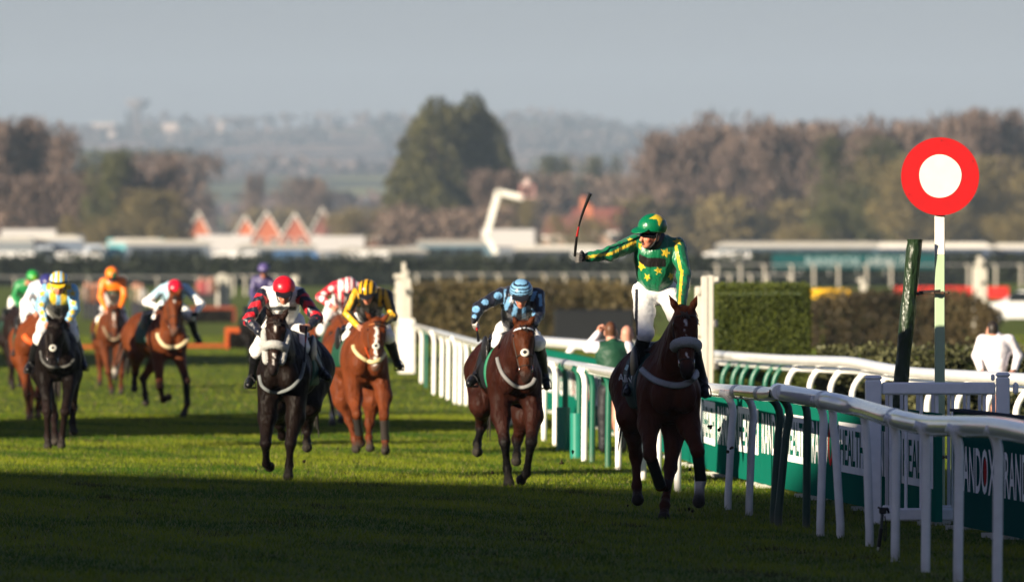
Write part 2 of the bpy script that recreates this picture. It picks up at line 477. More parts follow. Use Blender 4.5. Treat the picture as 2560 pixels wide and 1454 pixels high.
def make_grass():
    def band(n, y0, y1, hmin, hmax, w, side=0.0):
        # uniform over the ground that the photo sees
        Y = np.sqrt(rng.uniform(y0 ** 2, y1 ** 2, n)); X = rng.uniform(-1, 1, n) * (.0615 * Y + .25)
        if side: X = np.sign(X) * (.0615 * Y + .2 + side * rng.random(n) ** 1.4)
        patch = noise3(np.c_[X * .9, Y * .35, X * 0], 2.2, 21) + .6 * noise3(np.c_[X, Y * .4, X * 0], 6.0, 22)
        hgt = rng.uniform(hmin, hmax, n) * (1 + .35 * patch); tuft = noise3(np.c_[X, Y * .6, X * 0], 14.0, 25); hgt *= 1 + .9 * np.clip(tuft - .25, 0, 1) * 2
        a = rng.uniform(0, 2 * math.pi, n); lean = rng.normal(size=(n, 2)) * .55
        w = w * rng.uniform(.7, 1.3, n)
        P = np.c_[X, Y, np.zeros(n)]; dx = np.c_[np.cos(a), np.sin(a) * .6, np.zeros(n)] * w[:, None] / 2
        tip = P + np.c_[lean * hgt[:, None], hgt]
        V = np.stack([P - dx, P + dx, tip], 1).reshape(-1, 3)
        t = np.clip(.5 + .9 * patch + rng.normal(size=n) * .28, 0, 1)[:, None]
        c = A(.03, .085, .006) * (1 - t) + A(.205, .24, .016) * t
        dry = rng.random(n) < .05; c[dry] = A(.26, .22, .09)
        torn = noise3(np.c_[X, Y * .45, X * 0], 8.0, 23) + .5 * noise3(np.c_[X, Y * .45, X * 0], 3.0, 24) > .6; c[torn] = A(.045, .04, .015) * rng.uniform(.6, 1.4, (torn.sum(), 1))
        return V, np.repeat(c, 3, 0)
    Vs, Cs = zip(band(330000, 57, 135, .022, .05, .0085), band(110000, 135, 300, .03, .065, .02), band(110000, 57, 135, .022, .05, .011, 7.0), band(60000, 135, 300, .03, .065, .024, 12.0))
    V = np.concatenate(Vs); C = np.concatenate(Cs)
    o = add('grass', V, np.arange(len(V)).reshape(-1, 3), mat('grass blades', vc=True, rough=.6, spec=.08, transl=.35, noise=(1.1, .22)), base=(0, 0, 0), smooth=False, cols=C)
    tag(o, 'short turf grass covering the track', 'grass', kind='stuff')
make_grass()

# ------------------------------------------------------------------ grandstands out of frame on the left: they shade the track
def stand(name, label, c, ln, dp, hg, dirx, roof=True, tiers=True):
    """c: middle of the base, dirx: unit vector along the length"""
    ex = np.array([dirx[0], dirx[1], 0]); ey = np.array([-dirx[1], dirx[0], 0]); R = np.array([ex, ey, A(0, 0, 1)])
    o = thing(name, (c[0], c[1], 0), label, 'grandstand'); c = A(c[0], c[1], 0)
    mb = MB(); mb.box(c + A(0, 0, hg * .46), (ln, dp * .5, hg * .92), R, (.38, .3, .25)); mb.build('wall', M['brick'], o)
    mb = MB()
    for i in range(9): mb.box(c - ey * (dp * .25 + dp * .028 * (i + 1)) + A(0, 0, hg * (.27 - .03 * i)), (ln * .98, dp * .052, hg * (.54 - .06 * i)), R, (.3, .3, .3))
    mb.build('terrace', M['matte'], o)
    mb = MB(); mb.box(c - ey * dp * .12 + A(0, 0, hg - .25), (ln + 1, dp * .95, .5), R, (.5, .5, .5)); mb.build('roof', M['matte'], o)
    for k in np.arange(-.49, .49, 2.6 / ln):                          # low boxes added along the roof edge only to break up its shadow
        wv, hv = rng.uniform(.8, 2.2), rng.uniform(.12, .5); mb = MB(); mb.box(c + ex * ln * k - ey * dp * .3 + A(0, 0, hg + hv / 2), (wv, 1.2, hv), R, (.45, .45, .45)); mb.build('shadow_breaker', M['matte'], o)
    for k in np.linspace(-.45, .45, 5):
        mb = MB(); mb.tube(np.array([c + ex * ln * k - ey * dp * .3 + A(0, 0, hg * .4), c + ex * ln * k - ey * dp * .3 + A(0, 0, hg - .5)]), .2, 8, (.6, .6, .6)); mb.build('column', M['post'], o)
    mb = MB(); mb.box(c - ey * (dp * .25 + .02) + A(0, 0, hg * .74), (ln * .94, .1, hg * .16), R, (.03, .04, .05)); mb.build('window', M['glass'], o)
    return o
EDGE = unit(A(.68, -.733))
te = math.tan(SUN_E)
# shadow edge of the main stand on the turf passes through the photo's shade line
p0 = A(-1.4, 88.4) - LH * 70.5 - EDGE * 4
stand('grandstand', 'tall roofed grandstand beside the finish', p0 - EDGE * 0 + EDGE * 6, 88, 18, 62 * te, -EDGE)
# two lower stands farther along throw the narrow bands of shade across the grass
def side_stand(label, tip, wid, back, nm='grandstand'):
    c = A(*tip) - LH * back; stand(nm, label, c - LH * 5, wid, 10, back * te, A(-LH[1], LH[0]))
side_stand('small stand left of the track', (-1.0, 128.0), 10.6, 52)
side_stand('long low stand left of the track beyond the small stand', (-9.1, 231), 40.0, 66)
# ------------------------------------------------------------------ running rails
PW = (.82, .81, .77); PG = (.006, .1, .06)
def interp_path(tab, k):
    tab = np.asarray(tab, float); return lambda Y: np.interp(Y, tab[::-1, 1] if tab[0, 1] > tab[-1, 1] else tab[:, 1], tab[::-1, k] if tab[0, 1] > tab[-1, 1] else tab[:, k])

def goose(mb, foot, top, side, r, col, lean=0.0):
    """post that rises and bends over sideways to carry the rail"""
    f, t = np.asarray(foot, float), np.asarray(top, float); k = t - f; c0 = np.asarray(col, float)
    grime = A(.16, .13, .08); col = lambda V: mix(c0, grime, np.clip(1 - (V[:, 2] - f[2]) / .16, 0, 1) * np.clip(.35 + .5 * noise3(V, 30, 2), 0, .7)) if f[1] < 130 else c0
    P = [f - A(0, 0, .02), f + A(0, 0, .05), f + A(0, 0, .12), f + A(lean * .3, 0, k[2] * .35), f + A(lean * .7, 0, k[2] * .7), f + A(lean, 0, k[2] - .2)]
    for a in np.linspace(.25, 1.0, 5) * math.pi / 2:
        P.append(f + A(lean, 0, k[2] - .2) + A((k[0] - lean) * (1 - math.cos(a)), k[1] * (1 - math.cos(a)), .2 * math.sin(a)))
    mb.tube(np.array(P), r, 10, col)

def run_rail():
    """inner rail beside the runners: tab of (photo x, photo y of the rail's top, px per metre)"""
    tab = np.array([(985, 797, 101), (1000, 799, 107), (1035, 808, 118), (1085, 820, 135), (1130, 832, 144), (1185, 846, 155), (1260, 864, 168), (1358, 888, 186), (1475, 908, 211), (1560, 922, 226),
                    (1690, 944, 244), (1785, 957, 256), (1860, 962, 269), (1922, 966, 279), (1948, 961, 283)], float)
    tab2 = np.array([(1944, 957, 281), (2062, 977, 294), (2125, 990, 299), (2162, 999, 304), (2236, 1020, 320), (2314, 1036, 331), (2410, 1038, 345), (2498, 1041, 357), (2580, 1055, 369), (2680, 1072, 383)], float)
    o = thing('running_rail', (2.0, 80, 0), 'long white plastic running rail on curved white and green posts', 'running rail', 'running rails of the course')
    def to3(t, r=.072): return np.c_[(t[:, 0] - CX) / t[:, 2], F / t[:, 2], CH - (t[:, 1] - HY) / t[:, 2] - r]
    for t, r, nm in ((tab, .066, 'rail_tube'), (tab2, .078, 'rail_tube')):
        P = bez(to3(t, r), 90); mb = MB(); mb.tube(P, r, 20, PW, caps=True)
        mb.build(nm, M['pvc'], o, smooth=True)
        mb = MB()
    # joints: collars round the tube
    for x in (1415, 1660, 1845, 1905, 2063, 2240):
        t = tab if x < 1944 else tab2; q = np.array([[x + dx, np.interp(x + dx, t[:, 0], t[:, 1]), np.interp(x + dx, t[:, 0], t[:, 2])] for dx in (-4, 4)])
        mb = MB(); r = .066 if x < 1944 else .078; mb.tube(to3(q, r), r + .003, 20, (.3, .31, .31) if x in (1415,) else (.6, .6, .57)); mb.build('joint_collar', M['post'], o, smooth=True)
    posts = [(1054, 957, 0), (1066, 969, 1), (1085, 985, 0), (1105, 991, 0), (1121, 998, 0), (1138, 1008, 0), (1151, 1011, 0), (1166, 1014, 0), (1186, 1020, 0), (1210, 1032, 0), (1240, 1046, 0), (1275, 1063, 0), (1315, 1081, 1), (1360, 1103, 0), (1388, 1114, 0), (1412, 1126, 1), (1447, 1146, 1), (1461, 1152, 0), (1480, 1156, 1),
             (1520, 1168, 1), (1546, 1173, 0), (1608, 1200, 0), (1645, 1214, 0), (1694, 1229, 0), (1745, 1250, 0), (1820, 1273, 0), (1873, 1287, 0), (1934, 1307, 1), (1946, 1315, 1), (2016, 1319, 1), (2051, 1339, 0), (2101, 1344, 0), (2174, 1365, 0), (2238, 1403, 0), (2314, 1429, 0), (2395, 1456, 0), (2493, 1482, 0), (2600, 1520, 0)]
    for x, yb, g in posts:
        Y = Yg(yb); s = F / Y; X = (x - CX) / s; t = tab if x < 1940 else tab2
        xr = x - .085 * s; z = CH - (np.interp(xr, t[:, 0], t[:, 1]) - HY) / s - .09
        mb = MB(); lean = {1934: .06, 1946: .1, 2101: -.06, 2051: .03, 2174: -.03, 1873: .04, 1820: .05}.get(x, .01)
        goose(mb, (X, Y, 0), ((xr - CX) / s, Y, z), -1, .036 if Y < 84 else .038, PG if g and x < 1900 else ((.004, .04, .028) if g else PW), lean)
        mb.build('post', M['post'], o, smooth=True)
        if x in (1412, 1447):                                  # padded green sleeve round the lower post
            mb = MB(); mb.tube(np.array([(X - .02, Y - .02, 0), (X - .02, Y - .02, .55)]), .09, 12, (.01, .17, .12)); mb.build('post_sleeve', M['post'], o, smooth=True)
run_rail()

def outer_rail():
    """rail behind the boards: posts bend away from the track"""
    tab = np.array([(1760, 872, 170), (1800, 876, 174), (1862, 880, 180), (1960, 886, 188), (2062, 889, 196), (2130, 892, 201), (2200, 905, 206), (2280, 917, 211), (2400, 924, 219), (2560, 932, 228), (2700, 946, 236)], float)
    o = thing('running_rail', (4.5, 105, 0), 'white rail on arched posts behind the green boards by the hedge', 'running rail', 'running rails of the course')
    to3 = lambda t, r: np.c_[(t[:, 0] - CX) / t[:, 2], F / t[:, 2], CH - (t[:, 1] - HY) / t[:, 2] - r]
    mb = MB(); mb.tube(bez(to3(tab, .07), 60), .072, 14, PW); mb.build('rail_tube', M['pvc'], o, smooth=True)
    mb = MB(); mb.tube(bez(to3(tab, .07), 60) + A(.14, 0, -.12), .04, 10, PW); mb.build('lower_tube', M['pvc'], o, smooth=True)
    for x, g in ((1768, 0), (1806, 1), (1832, 1), (1853, 1), (1879, 1), (1913, 1), (1934, 1), (1968, 0), (2024, 0), (2076, 0), (2130, 0), (2186, 0), (2245, 0), (2318, 0), (2392, 0), (2466, 0), (2540, 0), (2610, 0)):
        s = np.interp(x, tab[:, 0], tab[:, 2]); xr = x + .38 * s; s2 = np.interp(xr, tab[:, 0], tab[:, 2]); Y = F / s
        z = CH - (np.interp(xr, tab[:, 0], tab[:, 1]) - HY) / s2 - .09
        f = A((x - CX) / s, Y, 0); P = [f, f + A(0, 0, .4), f + A(0, 0, z - .37)]
        for a in np.linspace(.12, 1, 8) * math.pi / 2: P.append(f + A(.4 * (1 - math.cos(a)), 0, z - .37 + .37 * math.sin(a)))
        P.append(P[-1] + A(.06, 0, 0))
        mb = MB(); mb.tube(np.array(P), .04, 10, PG if g else PW); mb.build('post', M['post'], o, smooth=True)
    o = thing('running_rail', (2.0, 135, 0), 'plain white rail between the winner and the birch fence', 'running rail', 'running rails of the course')
    tab = np.array([(1290, 838, 143), (1340, 841, 146), (1420, 847, 150), (1500, 853, 153), (1640, 862, 160), (1752, 872, 168)], float)
    mb = MB(); mb.tube(bez(to3(tab, .08), 30), .09, 14, PW); mb.build('rail_tube', M['pvc'], o, smooth=True)
    for x in (1320, 1436, 1540, 1640, 1740):
        s = np.interp(x, tab[:, 0], tab[:, 2]); Y = F / s; z = CH - (np.interp(x + 14, tab[:, 0], tab[:, 1]) - HY) / s - .1; mb = MB(); X = (x - CX) / s
        goose(mb, (X - .12, Y, 0), (X + .12, Y, z), 1, .055, PW, .0); mb.build('post', M['post'], o, smooth=True)
outer_rail()

# ------------------------------------------------------------------ green advertising boards
def text_mesh(txt, size=1.0, ext=0.0):
    cu = bpy.data.curves.new('lettering', 'FONT'); cu.body = txt; cu.size = size; cu.resolution_u = 3; cu.extrude = 0.0; cu.offset = .012 * size
    to = bpy.data.objects.new('lettering', cu); COL.objects.link(to); bpy.context.view_layer.update()
    me = to.evaluated_get(bpy.context.evaluated_depsgraph_get()).to_mesh()
    V = np.array([v.co[:] for v in me.vertices]).reshape(-1, 3); T = np.array([t.vertices[:] for t in (me.calc_loop_triangles() or me.loop_triangles)])
    bpy.data.objects.remove(to, do_unlink=True); bpy.data.curves.remove(cu)
    return V, T
TXT = {}
def lettering(txt, x0, x1, z0, z1):
    """triangles of the word stretched to the given box, in (x, z)"""
    if txt not in TXT: TXT[txt] = text_mesh(txt)
    V, T = TXT[txt]; lo, hi = V.min(0), V.max(0)
    return np.c_[x0 + (V[:, 0] - lo[0]) / (hi[0] - lo[0]) * (x1 - x0), z0 + (V[:, 1] - lo[1]) / (hi[1] - lo[1]) * (z1 - z0)], T
TEAL = (.005, .11, .075); TEALD = (.005, .07, .058)
def board(p0, p1, label, h0=.04, h1=1.0, words=True, tealc=TEAL, cap=False):
    p0, p1 = A(*p0, 0), A(*p1, 0); ex = unit(p1 - p0); ey = A(-ex[1], ex[0], 0)       # ey points away from the track
    if ey[0] < 0: ey = -ey
    Ln = np.linalg.norm(p1 - p0) - .02; R = np.array([ex, ey, A(0, 0, 1)])
    o = thing('advertising_board', p0 * .5 + p1 * .5, label, 'advertising board', 'green advertising boards along the rail')
    mb = MB(); mb.box((p0 + p1) / 2 + A(0, 0, (h0 + h1) / 2), (Ln, .06, h1 - h0), R, tealc); mb.build('panel', M['board'], o)
    if cap:
        mb = MB(); mb.box((p0 + p1) / 2 + A(0, 0, h1 + .012), (Ln + .02, .12, .024), R, (.05, .06, .07)); mb.build('top_strip', M['board'], o)
    for k in (.1, .9):
        mb = MB(); mb.box(p0 * (1 - k) + p1 * k + ey * .02 + A(0, 0, .02), (.05, .3, .04), R, (.5, .5, .45)); mb.build('foot', M['board'], o)
    def place(P2, T, off, col, nm):
        V = p0 + ex * (Ln - P2[:, :1]) * 1.0 if False else p0 + P2[:, :1] * ex - ey * (.03 + off) + np.c_[P2[:, 1] * 0, P2[:, 1] * 0, P2[:, 1]]
        add(nm, V, np.asarray(T), M['board'], o, smooth=False, cols=cols_of(len(V), col))
    if words == 'both':
        a, b, c_ = .04 * Ln, .5 * Ln, .97 * Ln
        for w, x0, x1, col in (('RAND', a, a + (b - a) * .62, (.8, .8, .78)), ('O', a + (b - a) * .645, a + (b - a) * .81, (.55, .03, .03)), ('X', a + (b - a) * .83, b, (.8, .8, .78))):
            P2, T = lettering(w, x0, x1, .36, .78); place(P2, T, .003, col, 'lettering')
        P2 = np.array([(b + .08, .33), (c_, .33), (c_, .81), (b + .08, .81)]); place(P2, [[0, 1, 2, 3]], .003, (.8, .8, .78), 'white_block')
        P2, T = lettering('HEALTH', b + .2, c_ - .12, .4, .74); place(P2, T, .006, tealc, 'lettering')
    elif words == 'one':
        a, b = .15 * Ln, .97 * Ln
        P2, T = lettering('RAND', a, a + (b - a) * .6, .35, .74); place(P2, T, .003, (.8, .8, .78), 'lettering')
        P2, T = lettering('O', a + (b - a) * .615, a + (b - a) * .79, .35, .74); place(P2, T, .003, (.8, .8, .78), 'lettering')
        c = (a + (b - a) * .72, .545); th = np.linspace(0, 2 * math.pi, 17)[:-1]
        P2 = np.c_[c[0] + .1 * np.cos(th), c[1] + .12 * np.sin(th)]; place(P2, [list(range(16))], .004, (.4, .03, .03), 'red_dot')
        P2, T = lettering('X', a + (b - a) * .8, b, .35, .74); place(P2, T, .003, (.8, .8, .78), 'lettering')
def boards():
    pts = np.array([(.45, 141), (.98, 130), (1.63, 112), (2.29, 94), (3.17, 82.5), (3.78, 75.5)])
    seg = np.r_[0, np.cumsum(np.linalg.norm(np.diff(pts, axis=0), axis=1))]; n = 14; ds = np.linspace(0, seg[-1], n + 1)
    q = np.c_[np.interp(ds, seg, pts[:, 0]), np.interp(ds, seg, pts[:, 1])]
    names = ['farthest green board of the row, beyond the blue and black jockey', 'second farthest green board of the row', 'third farthest green board, right of the blue horse', 'green board just left of the bald man', 'green board behind the two men at the rail', 'green board between the two men and the winning horse', 'green board left of the winning horse', 'green board behind the legs of the winning horse', 'green board just right of the winning horse', 'green board left of the dark green rail posts', 'green board right behind the dark green rail posts', 'green board left of the white gate post', 'green board seen through the left pickets of the white gate', 'green board seen through the right pickets of the white gate']
    for i in range(n): board(q[i], q[i + 1], names[i], words='both')
    q = [(3.9 + .0893 * 2.7 * k, 74.9 - 2.69 * k) for k in range(5)]
    for i, nm in enumerate(('dark green board beside the white gate with one large word', 'dark green board at the right edge cut by the frame', 'first dark green board beyond the right edge', 'second dark green board beyond the right edge')):
        board(q[i], q[i + 1], nm, words='one', h1=1.03, tealc=TEALD, cap=True)
boards()

# ------------------------------------------------------------------ finishing post, padded pole, gate, monopod
def finish_post():
    Y = 80.8; s = F / Y; X = (2350 - CX) / s; zc = CH - (441 - HY) / s; zj = CH - (637 - HY) / s
    o = thing('finishing_post', (X, Y, 0), 'white and pale green finishing post topped by a red disc with white centre', 'winning post')
    w = .096
    mb = MB(); mb.box((X, Y + .05, (zj + zc) / 2), (w, .07, zc - zj), None, (.66, .63, .56), .006); mb.build('post_top', M['paint'], o)
    mb = MB(); mb.box((X, Y + .05, zj / 2), (w - .001, .069, zj), None, (.36, .48, .3), .006); mb.build('post_bottom', M['paint'], o)
    th = np.linspace(0, 2 * math.pi, 73)[:-1]; wob = 1 + .004 * np.sin(th * 5 + .3)
    c = np.c_[X + .369 * np.cos(th), zc + .369 * np.sin(th)]
    mb = MB(); mb.prism(c, Y - .025, Y + .012, None, (.4, .003, .004)); mb.build('disc', M['paint'], o)
    wob = 1 + .012 * np.sin(th * 3 + 1) + .006 * np.sin(th * 5)
    c = np.c_[X + .2 * np.cos(th) * wob, zc + .003 + .205 * np.sin(th) * wob]
    mb = MB(); mb.prism(c, Y - .029, Y - .024, None, (.66, .62, .53)); mb.build('disc_centre', M['paint'], o)
    for a in (88, 25, 210): 
        p = A(X + .34 * math.cos(math.radians(a)), Y - .027, zc + .34 * math.sin(math.radians(a))); mb = MB(); mb.lathe([(0, -.004), (.008, -.004), (.008, .004), (0, .004)], p, 8, (.2, .01, .01), 'y'); mb.build('bolt', M['paint'], o)
    # padded pole
    a = W(2287, 598, Y - .1); b = W(2255, 930, Y - .1); d = (b - a); foot = a + d * (a[2] / (a[2] - b[2])); low = a + d * ((a[2] - .35) / (a[2] - b[2]))
    po = thing('padded_pole', foot, 'leaning dark green canvas padded pole beside the finishing post', 'padded pole')
    t = np.linspace(0, 1, 22); P = a[None] + (low - a)[None] * t[:, None]; r = .071 + .003 * np.sin(t * 22) + .002 * np.sin(t * 47)
    r = np.r_[.077, .07, r[1:-1], .078]; P = np.vstack([a + A(0, 0, .0), a - A(0, 0, .03), P[1:-1], low])
    mb = MB(); mb.tube(P, r, 20, (1, 1, 1)); mb.build('padding', M['canvas'], po, smooth=True)
    mb = MB(); mb.tube(np.array([low, foot - A(0, 0, .02)]), .045, 10, (.02, .03, .02)); mb.build('pole', M['paint'], po, smooth=True)
    for yy, x0, x1 in ((733, 2262, 2374), (1143, 2268, 2374)):
        p = W(x0, yy + 2, Y - .06); q = W(x1, yy - 2, Y - .06); mb = MB()
        mb.tube(np.array([p, q]), .009, 8, (.06, .04, .025))
        for k in (.3, .62, .84, .93): mb.tube(np.array([p + (q - p) * (k - .03), p + (q - p) * (k + .03)]), .019, 6, (.1, .06, .04))
        mb.tube(np.array([p + (q - p) * .32 + A(0, 0, .012), p + (q - p) * .8 + A(0, 0, .02)]), .014, 8, (.03, .022, .02))
        mb.build('clamp_bolt', M['paint'], po, smooth=True)
finish_post()

def gate():
    Y = 76.3; s = F / Y; c = (.86, .86, .86)
    o = thing('picket_gate', ((2340 - CX) / s, Y, 0), 'white plastic picket gate between two square capped posts', 'gate')
    def P(x, y): return A((x - CX) / s, Y, CH - (y - HY) / s)
    for x, yt, w in ((2183, 938, .143), (2507, 931, .118)):
        p = P(x, yt); mb = MB(); mb.box((p[0], Y, p[2] / 2 - .02), (w, w, p[2] - .04), None, c, .012); mb.box((p[0], Y, p[2] - .02), (w + .012, w + .012, .045), None, c, .02); mb.build('gate_post', M['post'], o)
    for y0, y1, x0, x1 in ((955, 986, 2203, 2489), (1269, 1301, 2203, 2489)):
        a, b = P(x0, y0), P(x1, y1); mb = MB(); mb.box(((a[0] + b[0]) / 2, Y, (a[2] + b[2]) / 2), (b[0] - a[0] - .004, .09, a[2] - b[2]), None, c, .015); mb.build('gate_rail', M['post'], o)
    for x in (2227, 2265, 2303, 2342, 2382, 2421, 2461):
        a, b = P(x, 986), P(x, 1269); mb = MB(); mb.tube(np.array([b, a]), .0165, 10, c); mb.build('picket', M['post'], o, smooth=True)
    mb = MB(); p = P(2539, 970); mb.box(p, (.05, .08, .11), None, c, .02); mb.build('latch', M['post'], o); mb = MB(); mb.box(P(2482, 943), (.035, .05, .06), None, c, .012); mb.build('hinge', M['post'], o)
    # second leaf standing just behind
    Y2 = 78.0; s2 = F / Y2; o = thing('picket_gate', ((2330 - CX) / s2, Y2, 0), 'second white picket leaf standing close behind the capped gate', 'gate')
    def P(x, y): return A((x - CX) / s2, Y2, CH - (y - HY) / s2)
    for y0, y1 in ((958, 984), (1262, 1290)):
        a, b = P(2206, y0), P(2486, y1); mb = MB(); mb.box(((a[0] + b[0]) / 2, Y2, (a[2] + b[2]) / 2), (b[0] - a[0], .07, a[2] - b[2]), None, c, .012); mb.build('gate_rail', M['post'], o)
    for x in (2217, 2254, 2294, 2332, 2372, 2411, 2449, 2484):
        a, b = P(x, 984), P(x, 1262); mb = MB(); mb.box((a + b) / 2, (.03, .03, a[2] - b[2]), None, (.6, .6, .62)); mb.build('picket', M['post'], o)
gate()

def monopod():
    Y = Yg(1378); s = F / Y; P = lambda x, y, dy=0: A((x - CX) / s, Y + dy, CH - (y - HY) / s)
    o = thing('camera_stand', P(2197, 1378), 'small black camera clamp stand stuck in the turf by the gate', 'camera stand'); K = (.008, .008, .009)
    mb = MB(); mb.tube(np.array([P(2196, 1378), P(2197, 1364)]), .013, 8, (.6, .6, .6)); mb.build('spike', M['metal'], o, smooth=True)
    mb = MB(); mb.tube(np.array([P(2197, 1366), P(2203, 1320)]), .018, 8, K); mb.tube(np.array([P(2203, 1322), P(2206, 1284)]), .013, 8, (.06, .07, .07)); mb.build('pole', M['leather'], o, smooth=True)
    mb = MB(); mb.box(P(2207, 1276), (.06, .05, .05), None, K, .01); mb.tube(np.array([P(2194, 1267), P(2202, 1270), P(2220, 1270)]), .009, 6, K); mb.tube(np.array([P(2219, 1270), P(2222, 1282)]), .012, 6, K); mb.build('clamp', M['leather'], o)
    mb = MB(); mb.tube(bez(np.array([P(2212, 1288), P(2216, 1318), P(2214, 1346), P(2210, 1346), P(2212, 1310)]), 20), .005, 6, K); mb.build('cord', M['leather'], o, smooth=True)
monopod()

# ------------------------------------------------------------------ clipped hedge, birch fences, wings
def leafy(name, label, cat, c, size, n, leaf, cols, kind=None, group=None, dome=0.0, core=(.012, .018, .006), ragged=.04):
    """a clipped or rough hedge: dark woody core inside a skin of leaves"""
    c = np.asarray(c, float); sx, sy, sz = size
    o = thing(name, (c[0], c[1], c[2]), label, cat, group, kind)
    U = rng.uniform(-1, 1, (n, 3)); f = rng.integers(0, 5, n)
    U[f == 0, 1] = -1; U[f == 1, 0] = -1; U[f == 2, 0] = 1; U[f == 3, 2] = 1; U[f == 4, 1] = -1
    U *= 1 + rng.normal(size=(n, 1)) * ragged * .5
    if dome:
        r = np.abs(U[:, 0]); U[:, 2] = np.where(U[:, 2] > .2, U[:, 2] * (1 - dome * np.clip((r - .7) / .3, 0, 1) ** 2), U[:, 2])
    P = np.c_[c[0] + U[:, 0] * sx / 2, c[1] + U[:, 1] * sy / 2, c[2] + (U[:, 2] + 1) * sz / 2] + rng.normal(size=(n, 3)) * ragged
    P[:, 2] = np.maximum(P[:, 2], c[2] + .02)
    v = noise3(P, 3.0 / max(sz, .5), 31) + .5 * noise3(P, 9.0 / max(sz, .5), 32)
    t = np.clip(.5 + .7 * v + rng.normal(size=n) * .2, 0, 1)
    mb = MB(); mb.quads(P, leaf, mix(cols[0], cols[1], t)); mb.build('foliage', M['leaf'], o)
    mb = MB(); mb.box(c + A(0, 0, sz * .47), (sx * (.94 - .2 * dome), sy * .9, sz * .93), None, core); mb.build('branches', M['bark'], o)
    return o
leafy('clipped_hedge', 'square clipped green hedge behind the arched green rail posts', 'hedge', (3.76, 128.8, 0), (1.38, 1.6, 2.03), 42000, .032, ((.026, .044, .006), (.13, .155, .018)), ragged=.025)
leafy('low_hedge', 'low dark laurel hedge behind the arched rail at the right', 'hedge', (6.9, 119, 0), (4.9, 1.2, 1.1), 12000, .1, ((.03, .036, .014), (.13, .13, .055)), ragged=.07)
leafy('birch_fence', 'long brown birch steeplechase fence behind the blue and black jockey', 'fence', (.28, 268, 0), (7.4, 2.2, 1.8), 17000, .13, ((.045, .034, .014), (.17, .13, .048)), dome=.25, ragged=.09)
leafy('birch_fence', 'brown birch fence with a rounded right end behind the finishing post', 'fence', (11.3, 250, 0), (5.2, 2.0, 1.55), 14000, .12, ((.03, .024, .012), (.13, .095, .04)), dome=.6, ragged=.09)
o = thing('take_off_board', (2.5, 262, 0), 'dark padded take-off board at the foot of the long birch fence', 'take-off board')
mb = MB(); mb.box((2.55, 264.5, .55), (2.5, .25, 1.1), None, (.012, .013, .014), .06); mb.build('padding', M['leather'], o); mb = MB(); mb.box((2.55, 264.3, .05), (2.5, .3, .1), None, (.1, .06, .03)); mb.build('ground_bar', M['white'], o)

WW = (.5, .475, .41)
def wing(name, label, px, base_y, top_y, posts, rails, w=.09, Y=None):
    """white wooden wing: upright posts of different heights and stub rails"""
    Y = Y or Yg(base_y); s = F / Y; o = thing(name, ((px - CX) / s, Y, 0), label, 'fence wing', 'white fence wings')
    z = lambda y: CH - (y - HY) / s
    for x, yt, dy in posts:
        mb = MB(); zt = z(yt); mb.box(((x - CX) / s, Y + dy, zt / 2), (w, .09, zt), None, WW, .015); mb.build('post', M['post'], o)
    for x0, x1, yc, dy in rails:
        mb = MB(); mb.box((((x0 + x1) / 2 - CX) / s, Y + dy, z(yc)), ((x1 - x0) / s, .07, .1), None, WW, .012); mb.build('rail', M['post'], o)
wing('fence_wing', 'white wing posts with stub rails left of the clipped hedge', 1775, 0, 690, [(1762, 690, 0), (1777, 688, .25), (1748, 716, .5)], [(1784, 1799, 700, .25), (1740, 1754, 728, .4), (1784, 1796, 808, .25), (1740, 1756, 832, .4), (1784, 1798, 915, .25)], .1, 121)
wing('fence_wing', 'white stepped wing posts at the far end of the running rail', 1005, 0, 655, [(1010, 656, 0), (1000, 684, .4), (1022, 694, .8), (992, 700, 1.2), (1016, 676, 1.6)], [(984, 1026, 690, .2), (984, 1030, 728, .6), (988, 1024, 765, 1.0)], .1, 205)
wing('fence_wing', 'white slatted wing standing left of the purple jockey', 556, 0, 684, [(544, 688, 0), (550, 684, .3), (557, 684, .6), (564, 686, .9), (571, 690, 1.2)], [(540, 574, 700, .1), (540, 574, 740, .5)], .16, 470)
wing('fence_wing', 'white wing post just right of the red capped leader', 737, 0, 690, [(733, 688, 0), (741, 690, .4)], [(730, 745, 706, .2), (730, 745, 740, .2)], .14, 380)
wing('fence_wing', 'tall white wing post right of the finishing post', 2452, 0, 640, [(2448, 640, 0), (2458, 648, .4), (2440, 668, .8), (2466, 672, 1.0)], [(2436, 2468, 660, .2), (2438, 2468, 706, .2), (2440, 2474, 742, .4)], .16, 320)
wing('fence_wing', 'short white wing post between the yellow and red banners', 2158, 0, 690, [(2154, 692, 0), (2163, 698, .4)], [(2142, 2170, 700, .2), (2146, 2170, 730, .2)], .14, 420)
# white side panel at the far end of the rail
s = F / 188.0
o = thing('side_panel', ((1017 - CX) / s, 188, 0), 'solid white side panel at the far end of the running rail', 'panel')
mb = MB(); mb.box(((1017 - CX) / s, 188, .62), (.36, .06, 1.2), None, (.6, .62, .64), .01); mb.build('panel', M['white'], o)
mb = MB(); mb.box(((1036 - CX) / s, 188.1, .6), (.06, .08, 1.2), None, PG); mb.build('post', M['post'], o)

